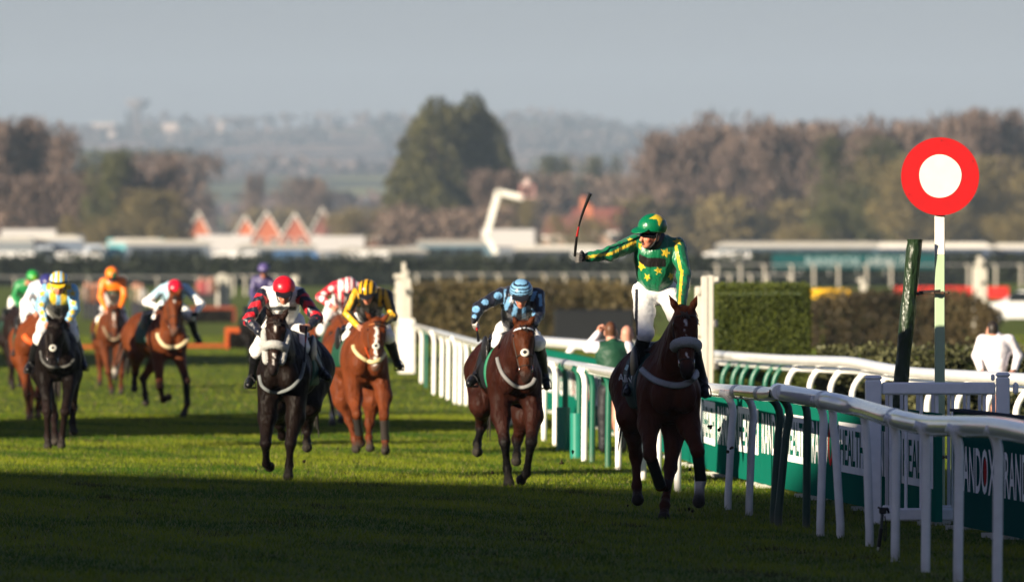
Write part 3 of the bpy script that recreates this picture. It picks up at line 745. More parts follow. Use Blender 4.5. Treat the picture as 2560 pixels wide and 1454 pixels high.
# ------------------------------------------------------------------ orange hurdles
def hurdle(label, x0, x1, yb, hgt, Y=None):
    Y = Y or Yg(yb); s = F / Y; a, b = (x0 - CX) / s, (x1 - CX) / s; OR = (.42, .075, .014) if not label.startswith('farther') else (.2, .045, .02)
    o = thing('hurdle', ((a + b) / 2, Y, 0), label, 'hurdle', 'orange framed hurdles')
    mb = MB(); mb.box(((a + b) / 2, Y, hgt - .07), (b - a, .14, .16), None, OR, .03)
    for x in (a + .06, b - .06): mb.box((x, Y, (hgt - .15) / 2), (.13, .12, hgt - .15), None, OR, .02)
    mb.build('frame', M['post'], o)
    P = np.c_[rng.uniform(a + .1, b - .1, 1500), Y + rng.uniform(.0, .12, 1500), rng.uniform(.03, hgt - .12, 1500)]
    mb = MB(); mb.quads(P, .16, mix((.012, .01, .008), (.035, .028, .018), rng.random(1500)), asp=2); mb.box(((a + b) / 2, Y + .08, hgt * .42), (b - a - .26, .05, hgt * .84), None, (.01, .009, .008)); mb.build('brush', M['twig'], o)
hurdle('orange framed hurdle left of the red capped leader', 563, 648, 872, .62)
hurdle('orange framed hurdle at the left edge behind the horses', -60, 22, 868, .7)
hurdle('farther orange hurdle behind the pale blue jockey', 480, 590, 806, .72)
hurdle('farther orange hurdle behind the orange jockey', 380, 478, 808, .72)
def ground_bar(label, x0, x1, yb):
    Y = Yg(yb); s = F / Y; o = thing('ground_bar', (((x0 + x1) / 2 - CX) / s, Y, 0), label, 'ground bar', 'orange ground bars'); mb = MB()
    mb.box((((x0 + x1) / 2 - CX) / s, Y, .06), ((x1 - x0) / s, .15, .12), None, (.3, .055, .012), .02); mb.build('bar', M['post'], o)
    for k in (.03, .97): 
        mb = MB(); mb.box(((x0 + (x1 - x0) * k - CX) / s, Y + .1, .03), (.1, .3, .06), None, (.3, .06, .02)); mb.build('foot', M['post'], o)
ground_bar('long orange take-off bar lying left of the orange hurdle', 320, 562, 869)
ground_bar('orange take-off bar lying behind the black horse', 196, 316, 872)
# ------------------------------------------------------------------ horses
BLACK = (.006, .006, .007)
def make_horse(s):
    Y0 = s['Y']; C = A((s['cx'] - CX) * Y0 / F, Y0, 0)
    Hn = A((s['hx'] - CX) * (Y0 + 1.3) / F, Y0 + 1.3, 0)
    b = unit(Hn - C); sd = A(b[1], -b[0], 0); up = A(0, 0, 1)
    sc = s.get('sc', 1.0)
    L = lambda u, v, w: C + (sd * u + b * v + up * w) * sc
    R = np.array([sd, b, up])
    S = SDF()
    e = lambda c, r, k=.1, lab=0: S.ell(L(*c), np.array(r) * sc, k, lab, R)
    e((0, .24, 1.2), (.225, .30, .34)); e((.15, .27, 1.18), (.115, .22, .29), .08); e((-.15, .27, 1.18), (.115, .22, .29), .08)
    e((.1, -.03, 1.12), (.11, .1, .15), .05); e((-.1, -.03, 1.12), (.11, .1, .15), .05)
    e((0, .75, 1.2), (.285, .6, .325)); e((0, .5, 1.47), (.09, .3, .13)); e((0, 1.0, 1.36), (.2, .4, .16))
    e((0, 1.35, 1.28), (.26, .36, .29)); e((.15, 1.4, 1.14), (.14, .28, .3), .08); e((-.15, 1.4, 1.14), (.14, .28, .3), .08)
    # head
    poll = W(s['poll'][0], s['poll'][1], Y0 + s['poll'][2]); muz = W(s['muz'][0], s['muz'][1], Y0 + s['muz'][2])
    d = unit(muz - poll); Lh = .6 * sc
    hs = s.get('tilt', 0.0)
    sx = unit(A(1, s.get('turn', 0.0), hs) - d * (A(1, s.get('turn', 0.0), hs) @ d)); fn = np.cross(d, sx)
    if fn[1] > 0: fn = -fn
    HP = lambda t, u, f: poll + d * (t * Lh) + sx * (u * sc) + fn * (f * sc)
    HR = np.array([sx, d, fn])
    Hd = SDF()
    def hc(a, bb, ra, rb, k=.04, lab=3): 
        S.cone(HP(*a), HP(*bb), ra * sc, rb * sc, k, lab); Hd.cone(HP(*a), HP(*bb), ra * sc, rb * sc, k, lab)
    def he(c, r, k=.04, lab=3, op='u'):
        S.ell(HP(*c), np.array(r) * sc, k, lab, HR, op); Hd.ell(HP(*c), np.array(r) * sc, k, lab, HR, op)
    he((.1, 0, -.03), (.085, .1, .09)); he((.24, 0, -.02), (.1, .13, .085))
    for q in (-1, 1):
        he((.34, q * .05, -.11), (.045, .12, .1), .05); he((.2, q * .085, .012), (.028, .045, .04), .03)
        he((.5, q * .045, -.03), (.03, .16, .035), .05)
    hc((.3, 0, .0), (.86, 0, .0), .078, .05); hc((.4, 0, -.09), (.92, 0, -.055), .07, .038)
    he((.93, 0, -.012), (.062, .07, .058), .03, 4); he((.99, 0, -.05), (.043, .04, .04), .03, 4)
    for q in (-1, 1):
        he((.9, q * .04, .02), (.026, .038, .028), .015, 4)
        he((.925, q * .044, .045), (.011, .022, .014), .008, 4, 's')
    # neck
    thr = HP(.22, 0, -.16)
    S.cone(L(0, .5, 1.5), HP(0.02, 0, -.07), .1 * sc, .075 * sc, .09, 0)
    mid = (L(0, .12, 1.24) + thr) / 2
    S.cone(L(0, .14, 1.24), mid, .19 * sc, .135 * sc, .1, 0); S.cone(mid, thr, .135 * sc, .085 * sc, .08, 0)
    S.cone(L(0, .3, 1.4), HP(.1, 0, -.13), .13 * sc, .085 * sc, .1, 0)
    # ears
    for q, tip in zip((-1, 1), s['ears']):
        bs = HP(.0, q * .055, -.01); tp = W(tip[0], tip[1], Y0 + s['poll'][2] + tip[2]); md = bs * .55 + tp * .45
        S.chain([bs, md, tp], [.03 * sc, .031 * sc, .006], .02, 3)
    # legs
    boots = []; socks = []
    for lg in s['legs']:
        q = lg['q']; J = [W(p[0], p[1], Y0 + p[2]) for p in lg['p']]
        kn, ft, hf = J
        pas = ft * .5 + hf * .5
        lo = 6 if lg.get('sock') else 1
        if lg['t'] == 'f':
            el = W(lg['el'][0], lg['el'][1], Y0 + lg['el'][2]) if 'el' in lg else L(q * .165, .2, .93)
            S.chain([L(q * .16, .2, 1.15), el], [.13 * sc, .1 * sc], .07, 0)
            ab = el * .2 + kn * .8
            S.chain([el, ab], [.098 * sc, .058 * sc], .05, 0)
            kr = (.061, .044)
        else:
            st = W(lg['el'][0], lg['el'][1], Y0 + lg['el'][2]) if 'el' in lg else L(q * .19, 1.12, .95)
            S.chain([L(q * .15, 1.36, 1.2), st], [.2 * sc, .13 * sc], .08, 0)
            ab = st * .15 + kn * .85
            S.chain([st, ab], [.125 * sc, .056 * sc], .06, 0)
            bk = unit(kn - st) * .03 + b * .05
            S.cone(kn, kn + bk, .045 * sc, .03 * sc, .03, 1)
            kr = (.062, .045)
        c1 = kn * .82 + ft * .18; c2 = kn * .2 + ft * .8
        S.chain([ab, kn, c1, c2], [.057 * sc, kr[0] * sc, kr[1] * sc, .037 * sc], .025, 1)
        S.chain([c2, ft], [.037 * sc, .05 * sc], .02, lo); S.chain([ft, pas], [.046 * sc, .04 * sc], .02, lo)
        hd = unit(hf - pas)
        S.cone(pas + hd * .01, hf - hd * .035, .047 * sc, .06 * sc, .012, 2)
        if lg.get('boot'): boots.append((c1, kn * .05 + ft * .95, kr[1], lg.get('bootc', BLACK)))
    h = s.get('h', .018)
    V, Fq = S.mesh(h)
    for _ in range(1):
        w = S.weights(V, .014)
    body = np.asarray(s['coat'], float); pts = np.asarray(s.get('pts', s['coat']), float)
    cols = w.get(0, 0)[:, None] * body + w.get(1, np.zeros(len(V)))[:, None] * pts + w.get(2, np.zeros(len(V)))[:, None] * A(.03, .026, .022) \
        + w.get(3, np.zeros(len(V)))[:, None] * np.asarray(s.get('head', s['coat'])) + w.get(4, np.zeros(len(V)))[:, None] * np.asarray(s.get('muzc', (.03, .022, .02)))
    if 6 in w: cols = cols + w[6][:, None] * A(.42, .38, .33)
    cols *= (1 + .16 * noise3(V, 9, 3))[:, None]
    # points fade up the leg from the knee; face markings
    rel = V - poll; t = rel @ d / Lh; u = rel @ sx / sc; f = rel @ fn / sc
    head = w.get(3, 0) + w.get(4, 0)
    wob = .006 * np.sin(t * 40) + .004 * np.sin(t * 71 + 1)
    for (t0, t1, w0, w1, u0) in s.get('marks', []):
        tt = np.clip((t - t0) / (t1 - t0), 0, 1); wd = w0 + (w1 - w0) * tt
        ends = np.minimum(t - t0, t1 - t) * Lh
        m = (np.clip((wd - np.abs(u - u0 + wob)) / .007, 0, 1) * np.clip(ends / .012 + .4, 0, 1) * (f > -.02) * (head > .5))
        cols = mix3(cols, (.62, .58, .54), m)
    ob = add('horse', V, Fq, M['coat'], base=(C[0], C[1], 0), cols=np.clip(cols, .002, 1))
    tag(ob, s['label'], 'horse', 'racehorses galloping towards the finish')
    def part(name, V, Fq, m, cols=None, smooth=True): return add(name, V, Fq, m, ob, smooth=smooth, cols=cols)
    for p0, p1, r0, bc in boots:
        q = SDF().chain([p0, p0 * .5 + p1 * .5, p1], [r0 * sc + .012, .05 * sc, .055 * sc], .01)
        v, ff = q.mesh(.011); part('leg_boot', v, ff, M['leather'], np.tile(np.asarray(bc), (len(v), 1)))
    for q in (-1, 1):
        v, ff = SDF().ell(HP(.205, q * .098, .018), np.array((.019, .026, .024)) * sc, 0, 0, HR).mesh(.006)
        part('eye', v, ff, M['goggle'])
    # ring on the head surface
    def ring(t, th, off, f0=-.04):
        c = HP(t, 0, f0); out = []
        for a in th:
            dv = sx * math.sin(a) + fn * math.cos(a); P = c + dv * .34
            for _ in range(30):
                P = P - dv * max(Hd.ev(P[None])[0], 0) * .9
            out.append(P + dv * off)
        return np.array(out)
    sc_ = np.linspace(0, 1, 21)
    bc = s.get('bridle', (.02, .012, .008))
    mb = MB()
    r_brow = ring(.1, np.radians(np.linspace(-95, 95, 15)), .004)
    mb.tube(r_brow, .010, 6, s.get('browc', bc))
    for q in (-1, 1):
        P = np.vstack([ring(t, [q * math.radians(a)], .004) for t, a in ((.02, 80), (.12, 88), (.3, 92), (.48, 92), (.64, 92), (.76, 100))])
        mb.tube(bez(P, 20), .009, 6, bc)
    nb = ring(.58, np.radians(np.linspace(-150, 150, 23)), .004)
    mb.tube(nb, .009, 6, s.get('nosec', bc))
    mb.tube(ring(.78, np.radians(np.linspace(-150, 150, 19)), .003), .006, 6, bc)
    mb.build('bridle', M['strap'], ob, smooth=True)
    if s.get('patch'):                              # white patch with a dark centre on the noseband
        c = ring(s.get('patch_t', .56), [0.0], .012)[0]
        v, ff = SDF().ell(c, (.048, .045, .02), 0, 0, HR).mesh(.006)
        rr = np.hypot((v - c) @ sx, (v - c) @ d)
        pc = np.where((rr < .022)[:, None], np.tile(A(*s.get('patchc', BLACK)), (len(v), 1)), np.tile(A(.55, .53, .47), (len(v), 1)))
        part('noseband_patch', v, ff, M['strap'], pc)
    if s.get('fleece'):
        P = bez(ring(.53, np.radians(np.linspace(-112, 112, 19)), .018), 60)
        q = SDF(); 
        for i in range(len(P) - 1): q.cone(P[i], P[i + 1], .036, .036, .02)
        v, ff = q.mesh(.008); v = v + rng.normal(size=v.shape) * .0015; part('noseband', v, ff, M['fleece'])
    if s.get('cheeks'):
        for q_ in (-1, 1):
            P = np.vstack([ring(t, [q_ * math.radians(98)], .02) for t in (.2, .32, .44, .56, .68, .78)]); P = bez(P, 24)
            q = SDF()
            for i in range(len(P) - 1): q.cone(P[i], P[i + 1], .036, .036, .02)
            v, ff = q.mesh(.009); v = v + rng.normal(size=v.shape) * .002; part('cheekpiece', v, ff, M['fleece'])
    bits = []
    for q in (-1, 1):
        mb = MB()
        c = ring(.79, [q * math.radians(100)], .012)[0]; bits.append(c)
        th = np.linspace(0, 2 * math.pi, 17); mb.tube(c + .032 * sc * (np.cos(th)[:, None] * d + np.sin(th)[:, None] * fn), .005, 6, caps=False)
        mb.build('bit_ring', M['metal'], ob, smooth=True)
    # breastplate strap following the chest
    if s.get('breast'):
        bp = np.array(s['breast'], float); c = bez(bp, 40)
        P = S.hit(c[:, 0], c[:, 1], .012, Y0 - 1.0, Y0 + 1.2)
        mb = MB(); mb.tube(P, s.get('bw', .03), 6, s.get('breastc', (.52, .5, .46)), up=A(0, 1, 0), flat=.35)
        mb.build('breastplate', M['strap'], ob, smooth=True)
    # saddle and cloth
    def region(P):
        q = P - C; v = q @ b / sc; w_ = q[..., 2] / sc
        return np.maximum(np.maximum(s.get('cl0', .5) - v, v - s.get('cl1', 1.08)), s.get('clz', 1.02) - w_)
    T = SDF(); T.p = S.p[:11]
    v, ff = T.mesh(.022, .016, region)
    cl = s.get('cloth', (.004, .05, .03)); cc = np.tile(np.asarray(cl, float), (len(v), 1))
    if s.get('clothedge') is not None:
        q = v - C; vv = q @ b / sc; cc[vv < s.get('cl0', .5) + .05] = s['clothedge']
    part('saddlecloth', v, ff, M['strap'], cc)
    q = SDF(); q.ell(L(0, .72, 1.53), (.2, .28, .05), .05, 0, R); q.ell(L(0, .5, 1.58), (.1, .09, .05), .06, 0, R); q.ell(L(0, .95, 1.575), (.15, .08, .035), .06, 0, R)
    for q_ in (-1, 1): q.ell(L(q_ * .24, .62, 1.38), (.04, .16, .2), .05, 0, R)
    v, ff = q.mesh(.018); part('saddle', v, ff, M['leather'], np.tile(A(*s.get('saddlec', (.008, .008, .008))), (len(v), 1)))
    # mane along the crest and forelock
    mb = MB(); K = 60; hc_ = s.get('mane', (.012, .008, .006))
    for i in range(K):
        t = i / (K - 1); p = L(0, .42, 1.6) * (1 - t) + HP(-.03, 0, -.03) * t
        side = -1 if s.get('mane_l') else 1
        n1 = p + sd * side * (.05 + .05 * rng.random()) * sc + up * .02 + rng.normal(size=3) * .012; n2 = n1 + (sd * side * .05 - up * (.08 + .05 * rng.random()) + b * .03 * rng.random()) * sc
        mb.tube(np.array([p, n1, n2]), [.012 * sc, .012 * sc, .003], 5, hc_)
    for i in range(9):
        p = HP(-.02, rng.uniform(-.03, .03), .0); mb.tube(np.array([p, HP(.04, rng.uniform(-.04, .04), .05), HP(.13 + rng.random() * .06, rng.uniform(-.05, .05), .09)]), [.012, .01, .003], 5, hc_)
    mb.build('mane', M['hair'], ob, smooth=True)
    mb = MB(); t0 = L(0, 1.7, 1.38)
    for i in range(26):
        o = rng.normal(size=3) * .03; sw = s.get('tailu', 0.0)
        mb.tube(np.array([t0 + o * .3, L(sw * .3, 1.86, 1.3) + o, L(sw * .7, 1.98, 1.0) + o * 2, L(sw, 2.02, .62) + o * 3]), [.02, .022, .02, .004], 5, hc_)
    mb.build('tail', M['hair'], ob, smooth=True)
    return dict(ob=ob, S=S, L=L, HP=HP, bits=bits, part=part, Y=Y0, C=C, b=b, sd=sd, R=R, sc=sc, Hd=Hd)

def mix3(cols, c, m):
    return cols * (1 - m[:, None]) + np.asarray(c, float) * m[:, None]

# ------------------------------------------------------------------ riders
DY = dict(head=.18, shl=.38, shr=.38, ell=.3, elr=.3, wrl=.08, wrr=.08, pel=.95, knl=.45, knr=.45, anl=.7, anr=.7, tol=.52, tor=.52)
SKIN = A(.46, .2, .125)
def hand_prims(S, wr, dr, ax, lab=(0, 1), sgn=1.0, r=.0092):
    """a fist closed round a stick that runs along ax"""
    dr = unit(dr); ax = unit(ax - dr * (ax @ dr)); n = np.cross(dr, ax) * sgn
    S.ell(wr + dr * .055, (.043, .05, .023), .02, lab[0], np.array([ax, dr, n])); S.cone(wr - dr * .03, wr + dr * .03, .029, .03, .02, lab[0])
    for i in range(4):
        o = (i - 1.5) * .0215; l = (.9, 1.0, .97, .8)[i]
        k = wr + dr * .088 + ax * o
        p1 = k + dr * .024 * l + n * .018; p2 = k + dr * .018 * l + n * .05; p3 = k - dr * .012 + n * .054
        S.chain([k, p1, p2, p3], [r * 1.12, r * 1.05, r, r * .85], .006, [lab[0], lab[1], lab[1]])
    t0 = wr + dr * .03 + ax * .036; t1 = t0 + dr * .03 + ax * .018 + n * .024; t2 = t1 + dr * .028 - ax * .012 + n * .018
    S.chain([t0, t1, t2], [r * 1.35, r * 1.2, r], .008, [lab[0], lab[1]])
    return wr + dr * .082 + n * .03

def make_rider(s, hz):
    Y0 = s['Y']; J = {}
    for k, v in s['j'].items():
        J[k] = W(v[0], v[1], Y0 + (v[2] if len(v) > 2 else DY[k]))
    hq = s.get('h', .011)
    pel = J['pel']; sl, sr = J['shl'], J['shr']; ms = (sl + sr) / 2
    sidev = unit(sr - sl); sp = unit(ms - pel)
    hv = unit(A(1, s.get('hipturn', 0), s.get('hiptilt', 0)))
    hl, hr_ = pel - hv * .105, pel + hv * .105
    hd = J['head']; fw = unit(np.asarray(s.get('face', (0, -1, -.25)), float)); hu = A(*s.get('hup', (0, 0, 1))); hx = unit(np.cross(fw, hu)); hx = hx if hx[0] > 0 else -hx
    hu = unit(hu - fw * (hu @ fw)); HRm = np.array([hx, fw, hu])
    hp = lambda x, f, u: hd + hx * x + fw * f + hu * u
    nk = ms + sp * .06
    # --- body (skin): one continuous figure
    B = SDF()
    B.ell(hd + hu * .03 - fw * .01, (.075, .095, .095), .03, 0, HRm); B.ell(hp(0, .035, -.045), (.056, .062, .07), .03, 0, HRm)
    B.ell(hp(0, .062, -.098), (.03, .032, .024), .03, 0, HRm); B.cone(hp(0, .096, -.005), hp(0, .116, -.04), .011, .017, .018, 0)
    for q in (-1, 1):
        B.ell(hp(q * .074, -.012, -.02), (.012, .024, .034), .012, 0, HRm); B.ell(hp(q * .036, .07, -.035), (.022, .022, .022), .02, 0, HRm)
        B.ell(hp(q * .033, .088, .008), (.017, .012, .01), .01, 0, HRm, 's')
    B.ell(hp(0, .098, -.068), (.024, .012, .009), .008, 1, HRm); B.ell(hp(0, .092, -.083), (.02, .012, .009), .008, 1, HRm)
    if s.get('mouth'): B.ell(hp(0, .112, -.073), (.021, .03, .019), .008, 1, HRm, 's')
    B.cone(hd - hu * .06 - fw * .025, nk, .052, .058, .03, 0)
    B.chain([pel, pel * .5 + ms * .5, ms - sp * .1], [.115, .11, .13], .06, 0); B.cone(sl * .9 + sr * .1, sl * .1 + sr * .9, .055, .055, .06, 0)
    for a in 'lr':
        B.chain([J['sh' + a], J['el' + a], J['wr' + a]], [.05, .042, .028], .02, 0)
        hip = hl if a == 'l' else hr_
        B.chain([hip, J['kn' + a], J['an' + a]], [.085, .056, .038], .03, 0); B.cone(J['an' + a], J['to' + a], .036, .03, .02, 0)
    grips = {}
    for a in 'lr':
        dr = unit(J['wr' + a] - J['el' + a]); dr = unit(dr + A(*s.get('hd' + a, (0, 0, 0))))
        ax = A(*s.get('hax' + a, (1, .2, .2))); sg = s.get('hs' + a, 1.0)
        grips[a] = (J['wr' + a], dr, ax, sg)
        if not s.get('gl' + a): hand_prims(B, J['wr' + a], dr, ax, (0, 0), sg)
        else: B.ell(J['wr' + a] + dr * .05, (.03, .03, .03), .02, 0)
    V, Fq = B.mesh(max(hq * .75, .0065))
    sk = np.asarray(s.get('skin', SKIN), float)
    c = np.tile(sk, (len(V), 1)) * (1 + .06 * noise3(V, 40, 5))[:, None]
    q = V - hd; xx, ff_, uu = q @ hx, q @ fw, q @ hu
    lip = (np.abs(xx) < .026) & (np.abs(uu + .075) < .014) & (ff_ > .07); c[lip] = sk * A(.8, .5, .5)
    if s.get('mouth'): c[(np.abs(xx) < .02) & (np.abs(uu + .074) < .017) & (ff_ > .05) & (ff_ < .102)] = (.05, .012, .01)
    cheek = (np.abs(np.abs(xx) - .045) < .018) & (np.abs(uu + .04) < .02) & (ff_ > .03); c[cheek] *= A(1.1, .85, .8)
    hairm = (uu > .0) & (ff_ < .06) | ((ff_ < -.035) & (uu > -.06)); c[hairm & (np.abs(q).max(1) < .16)] = (.03, .018, .01)
    ob = add('person', V, Fq, M['skin'], base=(pel[0], pel[1], pel[2] - .25), cols=c)
    tag(ob, s['label'], 'person', 'jockeys riding in the race')
    def part(name, V, Fq, m, cols=None, smooth=True): return add(name, V, Fq, m, ob, smooth=smooth, cols=cols)
    def PX(V): return CX + F * V[:, 0] / V[:, 1], HY - F * (V[:, 2] - CH) / V[:, 1]
    # --- shirt
    T = SDF(); lo = s.get('loose', 0.0)
    T.chain([pel + sp * s.get('hem', .14), pel * .55 + ms * .45, ms - sp * .08], [.142 + lo, .145 + lo, .155], .06, 0)
    T.cone(sl * .86 + sr * .14, sl * .14 + sr * .86, .072, .072, .05, 0)
    T.ell(ms - sp * .1 + hx * 0, (.2, .15, .16), .06, 0, np.array([sidev, unit(np.cross(sidev, sp)), sp]))
    T.cone(ms, ms + sp * .075, .08, .062, .03, 0)
    for a, l0 in (('l', 1), ('r', 3)):
        el, w_ = J['el' + a], J['wr' + a]
        T.chain([J['sh' + a], el], [.071, .06], .03, l0); T.chain([el, w_ * .93 + el * .07], [.06, .04], .025, l0 + 1)
    V, Fq = T.mesh(hq)
    if hq < .0125:                                                     # folds of the loose silk
        e = 1e-3; g = np.stack([T.ev(V + e * np.eye(3)[i]) - T.ev(V - e * np.eye(3)[i]) for i in range(3)], 1); g /= np.linalg.norm(g, axis=1, keepdims=True) + 1e-9
        Q = V @ np.array([sidev, np.cross(sidev, sp), sp]).T
        fold = 1 - np.abs(noise3(Q * A(1.5, 1.5, .7), 17, 41)) * 2.2; fold2 = noise3(Q * A(.8, 1, 1.5), 30, 42)
        V = V + g * (.009 * fold + .0035 * fold2)[:, None]
    wts = T.weights(V, .004); lab = np.array([wts[k] for k in sorted(wts)]).argmax(0)
    # position along each sleeve (metres from the shoulder) and off its axis in the picture plane
    along = np.zeros(len(V)); side = np.zeros(len(V))
    for a, l0 in (('l', 1), ('r', 3)):
        for k, (p0, p1) in enumerate(((J['sh' + a], J['el' + a]), (J['el' + a], J['wr' + a]))):
            m = lab == l0 + k; ax = unit(p1 - p0); r = V[m] - p0
            along[m] = r @ ax + (np.linalg.norm(J['el' + a] - J['sh' + a]) if k else 0)
            n2 = unit(A(-ax[2], 0, ax[0])); side[m] = r @ n2
    px, py = PX(V)
    cols = s['silk'](dict(V=V, lab=lab, along=along, side=side, px=px, py=py, front=V[:, 1]))
    part('shirt', V, Fq, M['silk'], cols)
    # --- breeches
    T = SDF(); T.ell(pel + sp * .02, (.142, .122, .15), .05, 0)
    for a in 'lr':
        hip = hl if a == 'l' else hr_; kn = J['kn' + a]; sh = kn * .86 + J['an' + a] * .14
        T.chain([hip, hip * .5 + kn * .5, kn, sh], [.108, .092, .073, .056], .04, 0)
    V, Fq = T.mesh(hq)
    if hq < .0125:
        e = 1e-3; g = np.stack([T.ev(V + e * np.eye(3)[i]) - T.ev(V - e * np.eye(3)[i]) for i in range(3)], 1); g /= np.linalg.norm(g, axis=1, keepdims=True) + 1e-9
        V = V + g * (.005 * (1 - np.abs(noise3(V * A(.6, .6, 1.6), 24, 43)) * 2.2))[:, None]
    px, py = PX(V)
    bc = np.tile(A(*s.get('breeches', (.78, .77, .75))), (len(V), 1))
    if s.get('brstripe'):
        for (x0, y0, x1, y1, wd) in s['brstripe']:
            t = np.clip((py - y0) / (y1 - y0), 0, 1); m = (np.abs(px - (x0 + (x1 - x0) * t)) < wd) & (py > y0) & (py < y1); bc[m] = (.012, .014, .02)
    part('breeches', V, Fq, M['cloth'], bc)
    # --- boots
    for a in 'lr':
        kn, an, to = J['kn' + a], J['an' + a], J['to' + a]; T = SDF()
        top = kn * .9 + an * .1; calf = kn * .62 + an * .38
        T.chain([top, calf, an], [.068, .066, .046], .02, 0); hl_ = an - unit(to - an) * .035 - A(0, 0, .03)
        T.chain([hl_, to], [.042, .04], .02, 1); T.cone(an, to * .5 + an * .5, .045, .04, .02, 0)
        V, Fq = T.mesh(hq); bcol = np.tile(A(*s.get('boots', BLACK)), (len(V), 1))
        if s.get('boottop'):
            t = ((V - kn) @ unit(an - kn)); bcol[t < .12] = s['boottop']
        bo = part('boot', V, Fq, M['leather'], bcol)
        # stirrup iron and leather belong to the saddle
        mid = an * .35 + to * .65; th = np.linspace(-.15, math.pi + .15, 15); sv = unit(A(1, .1, 0))
        P = mid + np.cos(th)[:, None] * .062 * sv + np.sin(th)[:, None] * A(0, 0, .105) - A(0, 0, .045)
        mb = MB(); mb.tube(P, .007, 6, (.03, .03, .032)); mb.tube(np.array([P[0], P[-1]]), .012, 6, (.03, .03, .032))
        tp = P[7]; q_ = -1 if a == 'l' else 1
        mb.tube(np.array([tp, tp * .5 + hz['L'](q_ * .3, .7, 1.35) * .5, hz['L'](q_ * .25, .7, 1.5)]), .012, 6, (.01, .008, .007), flat=.4)
        mb.build('stirrup', M['strap'], hz['ob'], smooth=True)
    # --- gloves
    for a in 'lr':
        if s.get('gl' + a):
            T = SDF(); wr, dr, ax, sg = grips[a]; hand_prims(T, wr, dr, ax, (0, 1), sg, .0108)
            V, Fq = T.mesh(.0055 if hq < .012 else .008); w_ = T.weights(V, .003)
            g0, g1 = s['gl' + a]; part('glove', V, Fq, M['strap'], w_[0][:, None] * A(*g0) + w_[1][:, None] * A(*g1))
    # --- helmet, goggles, strap
    T = SDF(); hc = hp(0, -.012, s.get('hoff', .052))
    T.ell(hc, s.get('hsize', (.122, .142, .118)), 0, 0, HRm); T.plane(hp(0, .0, .012), -hu + fw * .12)
    T.planes[-1] = (hp(0, 0, .012 + s.get('hoff', .052) - .052), unit(-hu + fw * .18))
    V, Fq = T.mesh(max(hq * .8, .008)); px, py = PX(V); r = V - hc
    hcol = s['cap'](dict(V=V, x=r @ hx, f=r @ fw, u=r @ hu, px=px, py=py))
    part('helmet', V, Fq, M['helmet'], hcol)
    T = SDF(); T.ell(hp(0, .125, .036 + s.get('hoff', .052) - .052), (.094, .088, .012), 0, 0, np.array([hx, unit(fw - hu * .3), unit(hu + fw * .3)]))
    V, Fq = T.mesh(.008); part('helmet_peak', V, Fq, M['helmet'], np.tile(A(*s.get('peak', (.01, .01, .012))), (len(V), 1)))
    T = SDF(); T.ell(hp(0, .02, .0), (.087, .1, .033), 0, 0, HRm)
    V, Fq = T.mesh(max(hq * .6, .007)); part('goggles', V, Fq, M['goggle'])
    if s.get('goggleup'):
        T = SDF(); T.ell(hp(0, .02, .052), (.124, .132, .03), 0, 0, HRm); V, Fq = T.mesh(.009); part('goggles', V, Fq, M['goggle'])
    mb = MB()
    for q in (-1, 1):
        mb.tube(bez(np.array([hp(q * .092, .0, .03), hp(q * .082, .01, -.04), hp(q * .055, .035, -.095), hp(0, .045, -.127)]), 12), .014, 6, (.008, .008, .009), flat=.5)
    mb.build('chin_strap', M['strap'], ob, smooth=True)
    if s.get('scarf') is not None:
        T = SDF(); T.cone(hd - hu * .075 - fw * .03, nk - sp * .01, .072, .092, .03, 0); V, Fq = T.mesh(.009)
        part('neck_scarf', V, Fq, M['strap'], np.tile(A(*s['scarf']), (len(V), 1)))
    # --- reins from the bit to the hands
    mb = MB(); ra = s.get('rein', (.05, .014, .006))
    for i, a in enumerate('lr'):
        if s.get('norein' + a): a = 'r' if a == 'l' else 'l'
        g = grips[a][0] + grips[a][1] * .06; p = hz['bits'][i]; m = p * .5 + g * .5 - A(0, 0, .05)
        mb.tube(bez(np.array([p, m, g]), 12), .011, 6, ra, flat=.5)
    mb.build('rein', M['strap'], hz['ob'], smooth=True)
    return dict(ob=ob, J=J, grips=grips, part=part)

def make_whip(P0, P1, label, bend=0.0, parts=True):
    P0, P1 = np.asarray(P0, float), np.asarray(P1, float); d = P1 - P0; n = -unit(np.cross(d, A(0, 1, 0)))
    t = np.linspace(0, 1, 14)[:, None]; P = P0 + d * t + n * bend * np.sin(t * math.pi)
    col = np.where((t > .3) & (t < .44), A(.3, .01, .01), A(.006, .006, .006))
    mb = MB(); o = None
    r = np.interp(t[:, 0], [0, .28, .45, .62, 1], [.014, .013, .008, .012, .0155])
    for i in range(13): mb.tube(P[i:i + 2], r[i:i + 2], 8, col[i], caps=i in (0, 12))
    o = mb.build('whip', M['leather'], smooth=True)
    return tag(o, label, 'whip')

def stripes_x(d, per, c1, c2, key='px', ph=0.0):
    m = ((d[key] + ph) / per) % 1 < .5
    return np.where(m[:, None], np.asarray(c1, float), np.asarray(c2, float))
# ------------------------------------------------------------------ the runners
NAVY = A(.006, .008, .018); LBLUE = A(.15, .34, .56); YEL = A(.62, .43, .025); GREEN = A(.0, .125, .048); RED = A(.6, .008, .018); WHITE = A(.8, .79, .77)
BAY = (.052, .014, .005); DKBAY = (.02, .0085, .005); CHEST = (.15, .032, .0075); BRIGHT = (.11, .028, .009)

